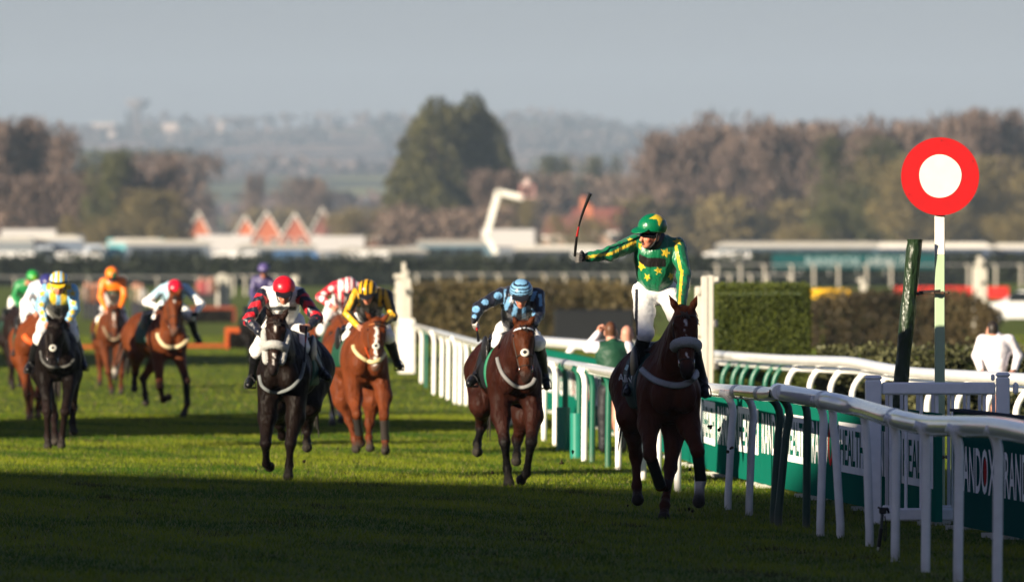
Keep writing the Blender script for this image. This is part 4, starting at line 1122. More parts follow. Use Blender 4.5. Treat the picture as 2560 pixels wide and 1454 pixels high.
# --- the winner: chestnut with a sheepskin noseband, jockey standing up in the stirrups
def silk_winner(d):
    V = d['V']; px, py = d['px'], d['py']; c = cols_of(len(V), GREEN); fr = np.ones(len(V), bool)
    for (x, y, r, rot) in ((1596, 614, 13.5, .1), (1664, 632, 14, -.35), (1604, 665, 13.5, .5), (1646, 676, 11, .2), (1618, 693, 11, .6), (1694, 604, 12, .2), (1575, 600, 9, 0), (1678, 690, 11, .4)):
        c[star_mask(px, -py, x, -y, r, rot) & (d['lab'] == 0)] = YEL
        if x in (1694, 1575): c[star_mask(px, -py, x, -y, r, rot)] = YEL
    pan = (px > 1597) & (px < 1617) & (py > 633 + (px - 1597) * .5) & (py < 654 + (px - 1597) * .65) | (px >= 1617.5) & (px < 1665) & (py > 643 + (px - 1617) * .06) & (py < 667)
    c[pan & (d['lab'] == 0)] = (.008, .006, .006)
    st = (d['lab'] > 0) & (np.abs(d['side'] - np.where(d['lab'] >= 3, -.02, .0)) < .0125) & (d['along'] > .03); c[st] = YEL
    return c
def cap_winner(d):
    c = cols_of(len(d['V']), GREEN)
    x, u, f = d['x'], d['u'], d['f']
    m = star_mask(d['px'], -d['py'], 1650, -540, 27, .55) & (u > .0); c[m] = YEL
    return c
h1 = dict(Y=77.6, cx=1682, hx=1618, coat=(.06, .0165, .007), head=(.06, .0165, .007), muzc=(.02, .013, .012), pts=(.05, .014, .006), sc=1.0, h=.015,
    label='dark chestnut horse with sheepskin noseband leading along the rail under the green jockey',
    poll=(1712, 778, -.42), muz=(1718, 940, -.62), ears=((1671, 736, -.02), (1744, 736, -.02)),
    marks=[(.16, .27, .016, .014, .004), (.25, .52, .006, .005, -.006), (.68, .8, .012, .004, .0)],
    breast=[(1603, 921), (1614, 933), (1640, 951), (1683, 963), (1716, 958), (1741, 935), (1746, 915)], breastc=(.27, .28, .28), bw=.031, fleece=True,
    cloth=(.0045, .03, .026), cl0=.42, cl1=1.15, clz=1.0,
    legs=[dict(t='f', q=-1, boot=True, el=(1622, 1060, .12), p=[(1625, 1136, -.08), (1651, 1214, .12), (1668, 1212, .26)]),
          dict(t='f', q=1, boot=True, el=(1722, 1065, .12), sock=True, p=[(1744, 1128, -.1), (1752, 1200, -.02), (1746, 1262, -.12)]),
          dict(t='h', q=-1, el=(1578, 1040, 1.05), p=[(1590, 1140, 1.3), (1592, 1214, 1.22), (1595, 1256, 1.12)]),
          dict(t='h', q=1, el=(1688, 1060, .98), p=[(1676, 1170, .75), (1662, 1262, .4), (1660, 1301, .28)])])
H1 = make_horse(h1)
r1 = dict(Y=77.6, h=.0085, label='jockey in green silks with yellow stars standing tall and waving a whip',
    j=dict(head=(1628, 586, .5), shl=(1585, 606, .62), shr=(1694, 614, .68), ell=(1527, 634, .45), elr=(1709, 686, .5), wrl=(1464, 643, .35), wrr=(1703, 764, .2),
           pel=(1638, 728, .8), knl=(1613, 832, .55), knr=(1722, 842, .5), anl=(1580, 955, .72), anr=(1757, 952, .7), tol=(1568, 980, .52), tor=(1763, 985, .52)),
    hoff=.074, face=(-.8, -.6, -.1), hup=(.2, -.05, 1), silk=silk_winner, cap=cap_winner, peak=GREEN, mouth=True, scarf=(.008, .009, .012), loose=.012,
    gll=((.012, .012, .014), (.1, .095, .09)), glr=((.012, .012, .014), (.012, .012, .014)), haxl=(.22, 0, 1), hdl=(-.2, -.3, .1), hsl=-1.0,
    brstripe=[(1592, 722, 1590, 838, 4), (1716, 722, 1732, 790, 4)], noreinl=True, rein=(.22, .035, .008), skin=(.5, .2, .12))
R1 = make_rider(r1, H1)
def cloth_words():
    T = SDF(); T.p = H1['S'].p[:11]
    P2, Tr = lettering('AINTREE', 0, 84, 0, 19); x = 1545 + P2[:, 0]; y = 951 - P2[:, 1] + P2[:, 0] * .2
    V = T.hit(x, y, .022, 76.0, 80.0); on = ((V - H1['C']) @ H1['b'] > .5) & (x < 1592); Tr = Tr[on[Tr].all(1)]; add('lettering', V, np.asarray(Tr), M['strap'], H1['ob'], smooth=False, cols=cols_of(len(V), (.5, .52, .52)))
    for pts in ([(1561, 922), (1567, 910), (1573, 913), (1567, 926)], [(1572, 908), (1577, 898), (1582, 900), (1577, 911)], [(1574, 925), (1577, 920), (1580, 925), (1577, 929)]):
        q = np.array(pts, float); V = T.hit(q[:, 0], q[:, 1], .022, 76.0, 80.0); add('emblem', V, [np.arange(4)[None]], M['strap'], H1['ob'], smooth=False, cols=cols_of(4, (.3, .5, .5)))
cloth_words()
make_whip(W(1437, 640, 77.75), W(1476, 484, 77.6), 'black whip with red band raised by the green jockey', -.03)

# --- light blue and black
def silk_blue(d):
    px, py, lab = d['px'], d['py'], d['lab']; c = cols_of(len(px), NAVY)
    for (x, y, r) in ((1245, 739, 10.5), (1213, 755, 9), (1190, 773, 10), (1327, 781, 11), (1322, 803, 8), (1186, 790, 6)): c[((px - x) ** 2 + ((py - y) * 1.15) ** 2 < r * r) & (lab > 0)] = LBLUE
    for (x0, y0, x1, y1, w) in ((1262, 722, 1256, 760, 4), (1276, 742, 1262, 775, 6), (1294, 748, 1284, 790, 6), (1310, 760, 1310, 795, 5), (1338, 728, 1330, 752, 5), (1350, 735, 1352, 765, 4)):
        t = (py - y0) / (y1 - y0); c[(np.abs(px - (x0 + (x1 - x0) * t)) < w) & (t > 0) & (t < 1) & ((lab == 0) | (x0 > 1330))] = LBLUE
    return c
def cap_blue(d):
    t = (d['u'] + .12 * d['f'] + .12 * np.abs(d['x'])) / .027
    return np.where((t % 1 < .6)[:, None], LBLUE * A(1.1, 1.05, 1.0), NAVY)
h2 = dict(Y=89.6, cx=1293, hx=1243, coat=(.022, .0065, .004), head=(.06, .017, .0065), pts=(.0045, .004, .004), muzc=(.022, .014, .012),
    label='dark bay horse with white bobbled browband under the jockey in blue and black', sc=1.0,
    poll=(1308, 812, -.4), muz=(1316, 952, -.62), ears=((1282, 789, -.04), (1339, 786, -.04)), patch=True, patch_t=.56, browc=(.6, .62, .66),
    breast=[(1243, 893), (1246, 908), (1258, 936), (1283, 961), (1305, 968), (1328, 960), (1338, 945)], breastc=(.17, .17, .17), bw=.021,
    cloth=(.006, .008, .01), clothedge=A(.01, .15, .075), cl0=.42,
    legs=[dict(t='f', q=-1, el=(1252, 1040, .12), p=[(1262, 1105, -.02), (1268, 1170, .04), (1273, 1214, -.04)]),
          dict(t='f', q=1, el=(1334, 1040, .12), p=[(1328, 1105, -.08), (1316, 1182, .12), (1299, 1204, .22)]),
          dict(t='h', q=-1, el=(1204, 1010, 1.1), p=[(1204, 1062, 1.4), (1193, 1108, 1.3), (1194, 1134, 1.2)]),
          dict(t='h', q=1, el=(1312, 1040, 1.0), p=[(1293, 1098, 1.15), (1292, 1138, 1.0), (1290, 1156, .9)])])
H2 = make_horse(h2)
R2 = make_rider(dict(Y=89.6, h=.0095, label='jockey in navy silks with light blue spots and hooped cap driving with a whip',
    j=dict(head=(1303, 738, .12), shl=(1253, 736), shr=(1344, 738), ell=(1198, 768, .25), elr=(1347, 784), wrl=(1187, 797, .1), wrr=(1333, 812), pel=(1287, 826, .8),
           knl=(1248, 856), knr=(1345, 858), anl=(1193, 938), anr=(1361, 938), tol=(1174, 958), tor=(1367, 966)),
    face=(-.05, -1, -.42), silk=silk_blue, cap=cap_blue, gll=((.02, .02, .022), (.6, .55, .5)), glr=((.02, .02, .022), (.02, .02, .022)), haxl=(.1, .2, -1), hdl=(-.1, -.2, -.6), hsl=1.0,
    rein=(.45, .07, .01), noreinl=True), H2)
make_whip(W(1190, 806, 89.65), W(1196, 852, 89.5), 'short black whip held down by the blue and black jockey', .0)

# --- red cap, white, navy and red
def silk_red(d):
    px, py, lab, al = d['px'], d['py'], d['lab'], d['along']; c = cols_of(len(px), WHITE)
    s = lab > 0; chev = ((al - np.abs(d['side']) * .8) / .145 + .15) % 1
    c[s] = NAVY; c[s & (chev < .5)] = RED; c[s & (al > .43)] = NAVY; c[s & (al < .05)] = np.where((al < -.02)[:, None], WHITE, NAVY)[s & (al < .05)]
    m = (lab == 0) & (np.abs(py - 770 - (np.abs(px - 708) * .04)) < 5) & (np.abs(px - 706) < 34); c[m] = (.05, .055, .06)
    m = (lab == 0) & (py > 745) & (np.abs(px - 711) < 3); c[m] *= .85
    return c
h3 = dict(Y=92.0, cx=700, hx=757, coat=(.0062, .0036, .0026), head=(.016, .008, .006), pts=(.007, .0045, .004), muzc=(.016, .012, .012),
    label='near black horse with white sheepskin cheekpieces and star under the red capped jockey',
    poll=(692, 797, -.4), muz=(682, 930, -.6), ears=((665, 765, -.05), (723, 766, -.05)), fleece=True, cheeks=True, tilt=.02,
    marks=[(.1, .24, .016, .012, -.004), (.22, .3, .012, .003, -.004), (.68, .9, .014, .01, .004)],
    breast=[(648, 938), (657, 966), (687, 981), (724, 971), (750, 945), (759, 915), (761, 895)], breastc=(.15, .165, .165), bw=.02,
    legs=[dict(t='f', q=-1, el=(668, 1045, .12), p=[(664, 1108, -.12), (666, 1158, .1), (676, 1168, .24)]),
          dict(t='f', q=1, el=(738, 1045, .12), p=[(726, 1108, -.02), (723, 1162, .04), (720, 1196, -.02)]),
          dict(t='h', q=1, el=(772, 1010, 1.1), p=[(768, 1070, 1.35), (767, 1104, 1.25), (768, 1122, 1.15)]),
          dict(t='h', q=-1, el=(690, 1010, 1.1), p=[(700, 1060, 1.4), (705, 1085, 1.5), (706, 1090, 1.6)])], mane_l=True)
H3 = make_horse(h3)
R3 = make_rider(dict(Y=92.0, h=.0095, label='jockey in plain red cap and white silks with navy and red sleeves',
    j=dict(head=(710, 729, .12), shl=(661, 733), shr=(749, 735), ell=(622, 800, .25), elr=(793, 795, .25), wrl=(651, 832), wrr=(774, 816), pel=(712, 802, .8),
           knl=(643, 876), knr=(757, 868), anl=(631, 942), anr=(801, 926), tol=(622, 962), tor=(820, 944)),
    face=(.0, -1, -.42), silk=silk_red, cap=lambda d: cols_of(len(d['V']), RED * A(1.1, 1, 1)), haxl=(1, .1, .2), haxr=(.1, .2, -1), hdr=(-.6, -.4, .1), hsr=-1.0,
    gll=(BLACK, BLACK), noreinr=True, rein=(.02, .012, .01)), H3)
make_whip(W(766, 816, 91.85), W(761, 904, 91.7), 'thin black whip hanging from the red capped jockey by the fleece horse', .0)

# --- yellow and black
def silk_yb(d):
    px, py, lab = d['px'], d['py'], d['lab']; B = A(.008, .007, .005); G = A(.62, .34, .01); c = cols_of(len(px), B)
    c[(lab > 0) & (np.abs(d['side'] + .012) < .032)] = G; c[(lab == 0) & (np.abs(px - 893) < 5) & (py < 765)] = G; c[(lab == 0) & (np.abs(px - 951) < 5) & (py < 765)] = G
    return c
h4 = dict(Y=104.5, cx=918, hx=868, coat=(.108, .027, .009), pts=(.09, .023, .008), muzc=(.13, .07, .05),
    label='bright chestnut horse with broad white blaze under the yellow and black jockey', poll=(943, 802, -.4), muz=(938, 922, -.6), ears=((911, 776, -.05), (975, 782, -.05)),
    marks=[(.06, .98, .022, .02, .0)], bridle=(.06, .02, .008), browc=(.3, .1, .03), breast=[(883, 862), (886, 874), (900, 890), (926, 904), (950, 898), (963, 880)], breastc=(.5, .42, .22), bw=.026, patch=True, patch_t=.58,
    cloth=(.006, .05, .026), cl0=.4, cl1=.85, clz=1.08,
    legs=[dict(t='f', q=-1, boot=True, bootc=(.025, .022, .022), el=(886, 995, .12), p=[(892, 1036, -.12), (898, 1084, .02), (903, 1112, .12)]),
          dict(t='f', q=1, boot=True, bootc=(.03, .024, .022), el=(960, 990, .12), p=[(960, 1040, -.05), (963, 1098, .02), (964, 1132, -.06)]),
          dict(t='h', q=-1, el=(860, 1000, 1.0), p=[(874, 1050, 1.0), (886, 1094, .8), (891, 1128, .7)]), dict(t='h', q=1, el=(930, 1000, 1.0), p=[(924, 1058, 1.0), (922, 1092, .8), (926, 1124, .7)])])
H4 = make_horse(h4)
R4 = make_rider(dict(Y=104.5, label='jockey in black and yellow silks with striped cap crouching over the blazed chestnut',
    j=dict(head=(919, 733, .1), shl=(887, 735), shr=(966, 737), ell=(867, 783), elr=(981, 790), wrl=(897, 815), wrr=(957, 808), pel=(922, 800, .85),
           knl=(871, 846), knr=(971, 842), anl=(858, 886), anr=(993, 905), tol=(852, 896), tor=(1001, 916)),
    face=(-.15, -1, -.5), silk=silk_yb, cap=lambda d: np.where(((d['x'] + .026) / .068 % 1 < .55)[:, None], A(.62, .34, .01), A(.008, .007, .005)), rein=(.45, .06, .01)), H4)

# --- red and white stripes
def silk_rw(d):
    c = stripes_x(d, 15, (.62, .012, .03), WHITE, ph=2); s = d['lab'] > 0; c[s] = (.62, .012, .03)
    for a in (.08, .22, .36, .5): c[s & ((d['along'] - a) ** 2 + (d['side']) ** 2 < .042 ** 2)] = WHITE
    return c
h5 = dict(Y=124.5, cx=862, hx=822, coat=(.11, .027, .0085), pts=(.08, .02, .008), h=.022, label='chestnut horse galloping half hidden behind the yellow and black jockey',
    poll=(892, 772, -.4), muz=(900, 862, -.6), ears=((880, 752, 0), (905, 752, 0)), cloth=(.006, .05, .03), cl0=.4, cl1=.85, clz=1.1, breast=[(826, 830), (836, 850), (862, 868), (885, 862), (898, 845)], breastc=(.02, .015, .012),
    legs=[dict(t='f', q=-1, sock=True, p=[(830, 988, -.1), (832, 1036, .0), (830, 1062, -.1)]), dict(t='f', q=1, sock=True, p=[(886, 988, -.1), (878, 1040, .1), (872, 1055, .2)]),
          dict(t='h', q=-1, sock=True, p=[(842, 985, 1.2), (850, 1030, 1.0), (853, 1054, .9)]), dict(t='h', q=1, p=[(885, 985, 1.2), (888, 1020, 1.3), (888, 1030, 1.4)])])
H5 = make_horse(h5)
R5 = make_rider(dict(Y=124.5, h=.013, label='jockey in red and white striped silks with head down behind the yellow and black jockey',
    j=dict(head=(872, 722, .05), shl=(836, 716), shr=(898, 718), ell=(800, 742), elr=(908, 760), wrl=(832, 768), wrr=(888, 782), pel=(850, 765, .9), knl=(804, 826), knr=(886, 822),
           anl=(793, 852), anr=(902, 865), tol=(790, 868), tor=(906, 880)), face=(.05, -1, -1.0), silk=silk_rw, cap=lambda d: stripes_x(d, .07, (.62, .012, .03), WHITE, 'x', .018)), H5)

# --- pale blue with yellow stars, black horse
def silk_star(d):
    px, py, lab = d['px'], d['py'], d['lab']; B = A(.2, .45, .68); c = cols_of(len(px), B)
    t = lab == 0; c[t & ((px < 140) & (px > 124) | (px > 152) & (px < 168)) & (py > 722)] = YEL
    for (x, y) in ((105, 733), (104, 761), (105, 781), (108, 798), (182, 733), (183, 757), (181, 780), (176, 797)): c[star_mask(px, -py, x, -y, 11, .1)] = YEL
    c[(lab == 0) & (py > 762)] = (.05, .05, .035); c[(py < 724) & (lab == 0) & (np.abs(np.abs(px - 146) - 26) < 8)] = YEL
    return c
h6 = dict(Y=108.0, cx=146, hx=142, coat=(.0055, .0036, .003), pts=(.012, .007, .006), muzc=(.014, .012, .012), label='black horse with pale nose patch leading on the left under the starred jockey',
    poll=(139, 806, -.4), muz=(128, 930, -.6), ears=((116, 783, -.04), (162, 785, -.04)), patch=True, patch_t=.6, breast=[(101, 876), (106, 900), (122, 915), (150, 918), (172, 912), (186, 898)], breastc=(.07, .07, .065), bw=.018,
    cloth=(.006, .008, .016), legs=[dict(t='f', q=-1, p=[(118, 1028, -.05), (119, 1092, .02), (120, 1120, -.05)]), dict(t='f', q=1, p=[(163, 1028, -.15), (155, 1088, .05), (153, 1119, -.02)]),
          dict(t='h', q=-1, p=[(135, 1040, 1.1), (137, 1085, .9), (138, 1108, .8)]), dict(t='h', q=1, p=[(182, 1018, 1.35), (181, 1056, 1.3), (185, 1084, 1.25)])])
H6 = make_horse(h6)
R6 = make_rider(dict(Y=108.0, h=.0105, label='jockey in pale blue silks with yellow stars and yellow striped cap',
    j=dict(head=(147, 711, .12), shl=(113, 725), shr=(183, 725), ell=(101, 768), elr=(187, 772), wrl=(117, 808), wrr=(168, 808), pel=(145, 786, .85), knl=(98, 846), knr=(182, 842),
           anl=(77, 910), anr=(206, 905), tol=(70, 924), tor=(212, 918)), face=(.03, -1, -.3), silk=silk_star, goggleup=True,
    cap=lambda d: np.where(((d['x'] + .018) / .062 % 1 < .55)[:, None], YEL, A(.25, .5, .75)), peak=(.7, .45, .02)), H6)

# --- white and pale blue, half hidden on the left
h7 = dict(Y=130.0, cx=84, hx=78, coat=(.12, .03, .009), pts=(.03, .012, .007), h=.022, label='bay horse with orange breast girth half hidden behind the black horse', poll=(120, 792, -.4), muz=(122, 885, -.6), ears=((112, 772, 0), (128, 772, 0)),
    breast=[(60, 838), (68, 848), (80, 856), (95, 862)], breastc=(.75, .12, .02), bw=.05, cloth=(.006, .04, .02),
    legs=[dict(t='f', q=-1, p=[(68, 985, -.1), (72, 1028, 0), (73, 1052, -.1)]), dict(t='f', q=1, p=[(96, 990, -.1), (94, 1020, .1), (96, 1045, .1)]),
          dict(t='h', q=-1, p=[(78, 985, 1.2), (78, 1030, 1.1), (79, 1046, 1.0)]), dict(t='h', q=1, p=[(100, 985, 1.2), (104, 1010, 1.3), (104, 1025, 1.4)])])
H7 = make_horse(h7)
R7 = make_rider(dict(Y=130.0, h=.013, label='jockey in white and pale blue silks bending low behind the starred jockey',
    j=dict(head=(118, 712, .1), shl=(84, 718), shr=(136, 722), ell=(66, 752), elr=(140, 765), wrl=(88, 782), wrr=(120, 786), pel=(84, 760, .9), knl=(66, 812), knr=(118, 820),
           anl=(46, 868), anr=(132, 862), tol=(36, 884), tor=(138, 876)), face=(.3, -1, -.5), silk=lambda d: np.where((noise3(d['V'], 12, 8) > .1)[:, None], A(.5, .68, .82), A(.78, .77, .78)), cap=lambda d: cols_of(len(d['V']), (.03, .03, .14))), H7)

# --- green at the far left
h8 = dict(Y=163.0, cx=44, hx=36, coat=(.012, .007, .006), h=.026, label='dark horse at the far left under the plain green jockey', poll=(58, 772, -.4), muz=(60, 840, -.6), ears=((52, 756, 0), (64, 756, 0)),
    legs=[dict(t='f', q=-1, p=[(30, 915, -.1), (32, 950, 0), (33, 972, -.1)]), dict(t='f', q=1, p=[(56, 915, -.15), (56, 940, .1), (54, 955, .2)]), dict(t='h', q=-1, p=[(28, 915, 1.2), (26, 945, 1.3), (26, 960, 1.3)]), dict(t='h', q=1, p=[(54, 920, 1.2), (50, 948, 1.0), (50, 966, .9)])])
H8 = make_horse(h8)
R8 = make_rider(dict(Y=163.0, h=.015, label='jockey in plain green silks and green cap at the far left',
    j=dict(head=(82, 697, .05), shl=(46, 712), shr=(84, 712), ell=(36, 742), elr=(92, 742), wrl=(52, 768), wrr=(72, 768), pel=(48, 752, .9), knl=(28, 800), knr=(70, 800), anl=(14, 838), anr=(82, 838), tol=(10, 846), tor=(86, 846)),
    face=(.3, -1, -.6), silk=lambda d: cols_of(len(d['V']), (.01, .2, .05)), cap=lambda d: mix((.02, .28, .05), (.2, .4, .03), ((d['x'] ** 2 + (d['u'] - .03) ** 2) < .002).astype(float))), H8)

# --- orange
h9 = dict(Y=157.0, cx=281, hx=274, coat=(.085, .024, .009), pts=(.075, .022, .009), h=.022, muzc=(.05, .025, .018), label='chestnut horse with narrow blaze under the orange jockey', poll=(284, 772, -.4), muz=(288, 850, -.6), ears=((275, 752, 0), (293, 752, 0)),
    marks=[(.05, .4, .02, .014, .0), (.4, .7, .01, .006, 0)], breast=[(258, 815), (264, 830), (276, 846), (290, 848), (304, 836)], breastc=(.22, .16, .1), bw=.022, cloth=(.45, .3, .03), cl0=.35,
    legs=[dict(t='f', q=-1, p=[(272, 930, -.1), (278, 965, 0), (280, 983, -.1)]), dict(t='f', q=1, p=[(304, 930, -.1), (303, 965, .0), (303, 983, -.08)]),
          dict(t='h', q=-1, p=[(250, 915, 1.3), (250, 945, 1.25), (250, 962, 1.2)]), dict(t='h', q=1, sock=True, p=[(288, 912, 1.2), (287, 926, 1.1), (287, 946, 1.0)])])
H9 = make_horse(h9)
R9 = make_rider(dict(Y=157.0, h=.013, label='jockey in bright orange silks with a green patch on the cap',
    j=dict(head=(280, 690, .1), shl=(258, 704), shr=(308, 702), ell=(252, 742), elr=(311, 740), wrl=(266, 776), wrr=(299, 774), pel=(281, 765, .9), knl=(250, 800), knr=(312, 802), anl=(238, 832), anr=(318, 832), tol=(234, 844), tor=(322, 844)),
    face=(.02, -1, -.6), silk=lambda d: np.where(((d['lab'] == 0) & (d['py'] > 725))[:, None], np.where((d['py'] < 732)[:, None], A(.02, .12, .05), A(.5, .47, .46)), A(.85, .19, .008)), loose=.01,
    cap=lambda d: np.where(((d['x'] > .0) & (d['x'] < .07) & (d['f'] > .02) & (d['u'] < .08))[:, None], A(.02, .16, .07), A(.85, .19, .008))), H9)

# --- red cap, pale blue and white
h10 = dict(Y=131.5, cx=432, hx=360, coat=(.1, .026, .008), pts=(.022, .01, .007), muzc=(.1, .055, .04), h=.02, label='bay horse with cream breastplate swinging left under the red capped pale blue jockey', poll=(438, 738, -.4), muz=(434, 838, -.62), ears=((425, 716, 0), (451, 716, 0)), sc=1.04,
    marks=[(.12, .24, .017, .014, .0)], breast=[(394, 832), (397, 846), (412, 864), (438, 868), (462, 856), (472, 840)], breastc=(.58, .48, .28), cloth=(.006, .04, .03), cl0=.45, cl1=.9, clz=1.1,
    legs=[dict(t='f', q=-1, p=[(400, 966, -.15), (408, 1000, .1), (424, 990, .22)]), dict(t='f', q=1, boot=True, p=[(466, 952, -.08), (468, 1008, .02), (456, 1044, -.05)]),
          dict(t='h', q=-1, p=[(338, 930, 1.4), (336, 955, 1.35), (336, 976, 1.3)]), dict(t='h', q=1, p=[(358, 945, 1.1), (363, 985, 1.0), (365, 1010, .9)])])
H10 = make_horse(h10)
R10 = make_rider(dict(Y=131.5, h=.013, label='jockey in crimson cap, pale blue body and white sleeves with face hidden by the horse',
    j=dict(head=(438, 726, .2), shl=(407, 722), shr=(464, 720), ell=(366, 755), elr=(503, 760), wrl=(397, 768), wrr=(490, 782), pel=(426, 766, .85), knl=(392, 796), knr=(476, 790), anl=(378, 850), anr=(488, 835), tol=(370, 868), tor=(498, 852)),
    face=(.0, -1, -.7), silk=lambda d: np.where(((d['lab'] > 0) & (d['along'] > .2))[:, None], WHITE, A(.4, .62, .74)), cap=lambda d: cols_of(len(d['V']), (.62, .008, .03)), glr=(BLACK, BLACK), gll=(BLACK, BLACK)), H10)

# --- purple, behind
h12 = dict(Y=172.0, cx=642, hx=640, coat=(.006, .005, .005), h=.026, label='black horse behind the red capped leader under the purple jockey', poll=(640, 762, -.4), muz=(636, 832, -.6), ears=((632, 744, 0), (648, 744, 0)),
    legs=[dict(t='f', q=-1, p=[(626, 885, -.1), (628, 915, 0), (628, 940, -.1)]), dict(t='f', q=1, p=[(656, 885, -.1), (656, 910, .1), (652, 925, .1)]), dict(t='h', q=-1, p=[(630, 885, 1.2), (630, 915, 1.2), (630, 930, 1.1)]), dict(t='h', q=1, p=[(654, 885, 1.2), (650, 915, 1.0), (650, 936, .9)])])
H12 = make_horse(h12)
R12 = make_rider(dict(Y=172.0, h=.015, label='jockey in purple silks and cap coloured dim for the shade behind the red capped leader',
    j=dict(head=(660, 678, .2), shl=(637, 698), shr=(678, 700), ell=(630, 732), elr=(684, 735), wrl=(636, 755), wrr=(662, 758), pel=(654, 748, .8), knl=(626, 790), knr=(676, 790), anl=(616, 832), anr=(684, 830), tol=(612, 842), tor=(686, 840)),
    face=(-.1, -1, -.35), silk=lambda d: cols_of(len(d['V']), (.06, .05, .14)), cap=lambda d: cols_of(len(d['V']), (.085, .065, .19)), breeches=(.09, .11, .2)), H12)  # purple muted so the silks look shaded; the shade is in the colour
# ------------------------------------------------------------------ people beyond the rail
def stander(label, s):
    Y0 = s['Y']; J = {k: W(v[0], v[1], Y0 + v[2]) for k, v in s['j'].items()}; sp = unit((J['shl'] + J['shr']) / 2 - J['pel']); ms = (J['shl'] + J['shr']) / 2; hd = J['head']; u = A(0, 0, 1)
    f = unit(A(*s['face'])); x = unit(np.cross(f, u)); x = x if x[0] > 0 else -x; Rm = np.array([x, f, unit(np.cross(x, f)) if np.cross(x, f)[2] > 0 else -unit(np.cross(x, f))])
    B = SDF(); B.ell(hd + u * .03 - f * .01, (.075, .095, .1), .03, 0, Rm); B.ell(hd + f * .035 - u * .045, (.056, .062, .07), .03, 0, Rm); B.cone(hd + f * .096 - u * .005, hd + f * .116 - u * .04, .011, .017, .018, 0)
    for q in (-1, 1): B.ell(hd + x * q * .076 - u * .02, (.012, .024, .034), .012, 0, Rm)
    B.cone(hd - u * .05 - f * .03, ms + sp * .03, .058, .066, .03, 0); B.chain([J['pel'], ms - sp * .1], [.12, .14], .06, 0); B.cone(J['shl'], J['shr'], .055, .055, .06, 0)
    for a in 'lr':
        B.chain([J['sh' + a], J['el' + a], J['wr' + a]], [.055, .043, .03], .02, 0); dr = unit(J['wr' + a] - J['el' + a]); hand_prims(B, J['wr' + a], dr, A(.3, .2, .9), (0, 0), 1.0, .0105)
        ft = A(J['pel'][0] + (.11 if a == 'r' else -.11), J['pel'][1], .06); B.chain([J['pel'] + A(.09 if a == 'r' else -.09, 0, -.05), ft * .45 + J['pel'] * .55 + A(0, -.02, -.05), ft], [.095, .065, .045], .03, 0); B.cone(ft, ft + f * .17 - u * .02, .045, .035, .02, 0)
    V, Fq = B.mesh(.012); c = cols_of(len(V), A(.5, .24, .17)); q = V - hd; ff, uu = q @ f, q[:, 2]
    nr = np.linalg.norm(q, axis=1) < .19
    if s.get('hair') is not None: c[nr & ((uu > .045) & (ff < .07) | (ff < .0) & (uu > -.05) & (np.abs(q @ x) < .072))] = s['hair']
    ob = add('person', V, Fq, M['skin'], base=(J['pel'][0], J['pel'][1], 0), cols=c); tag(ob, label, 'person', 'people standing beyond the rail')
    def part(nm, T, h, m, col): V, Fq = T.mesh(h); add(nm, V, Fq, m, ob, cols=cols_of(len(V), col))
    T = SDF(); T.chain([J['pel'] + sp * .05, J['pel'] * .5 + ms * .5, ms - sp * .09], [.14, .15, .165], .06, 0); T.cone(J['shl'] * .9 + J['shr'] * .1, J['shl'] * .1 + J['shr'] * .9, .075, .075, .05, 0); T.cone(ms, ms + sp * .06, .08, .07, .02, 0)
    T.ell(ms - sp * .12, (.215, .13, .17), .05, 0)
    if s.get('vest') is not None: part('waistcoat', T, .012, M['cloth'], s['vest']); T = SDF()
    for a in 'lr': T.chain([J['sh' + a], J['el' + a], J['wr' + a] * .95 + J['el' + a] * .05], [.08, .064, .045], .03, 0)
    part('shirt', T, .012, M['cloth'], s['shirt'])
    T = SDF(); T.ell(J['pel'] - u * .02, (.16, .13, .12), .05, 0)
    for a in 'lr': d = .11 if a == 'r' else -.11; T.chain([J['pel'] + A(d * .8, 0, -.05), A(J['pel'][0] + d, J['pel'][1] - .02, .5), A(J['pel'][0] + d, J['pel'][1], .09)], [.105, .08, .07], .04, 0)
    part('trousers', T, .016, M['cloth'], (.01, .011, .014))
    for a in 'lr': d = .11 if a == 'r' else -.11; k = A(J['pel'][0] + d, J['pel'][1], .05); T = SDF().cone(k, k + f * .18 - u * .015, .055, .045, .02); part('shoe', T, .012, M['leather'], (.01, .008, .007))
stander('man in green waistcoat and white shirt shading his eyes beyond the rail', dict(Y=106, face=(.1, 1, .05), hair=A(.09, .035, .015), vest=(.008, .05, .026), shirt=(.72, .7, .76),
    j=dict(head=(1527, 829, .05), shl=(1493, 868, 0), shr=(1568, 868, 0), ell=(1470, 868, .12), elr=(1580, 920, .05), wrl=(1496, 832, .2), wrr=(1572, 962, -.02), pel=(1532, 970, 0))))
stander('bald man standing behind the man in the green waistcoat', dict(Y=112, face=(.25, 1, 0), shirt=(.05, .09, .06), j=dict(head=(1568, 838, 0), shl=(1540, 876, 0), shr=(1606, 876, 0), ell=(1532, 920, .05), elr=(1614, 920, .05), wrl=(1538, 962, -.05), wrr=(1608, 962, -.05), pel=(1574, 970, 0))))
stander('man in white shirt seen from behind the low hedge', dict(Y=116, face=(-.25, 1, 0), hair=A(.02, .015, .012), shirt=(.78, .74, .78), j=dict(head=(2481, 826, 0), shl=(2456, 850, 0), shr=(2524, 850, 0), ell=(2442, 888, .05), elr=(2546, 890, .05), wrl=(2452, 925, -.15), wrr=(2536, 925, -.15), pel=(2490, 950, 0))))

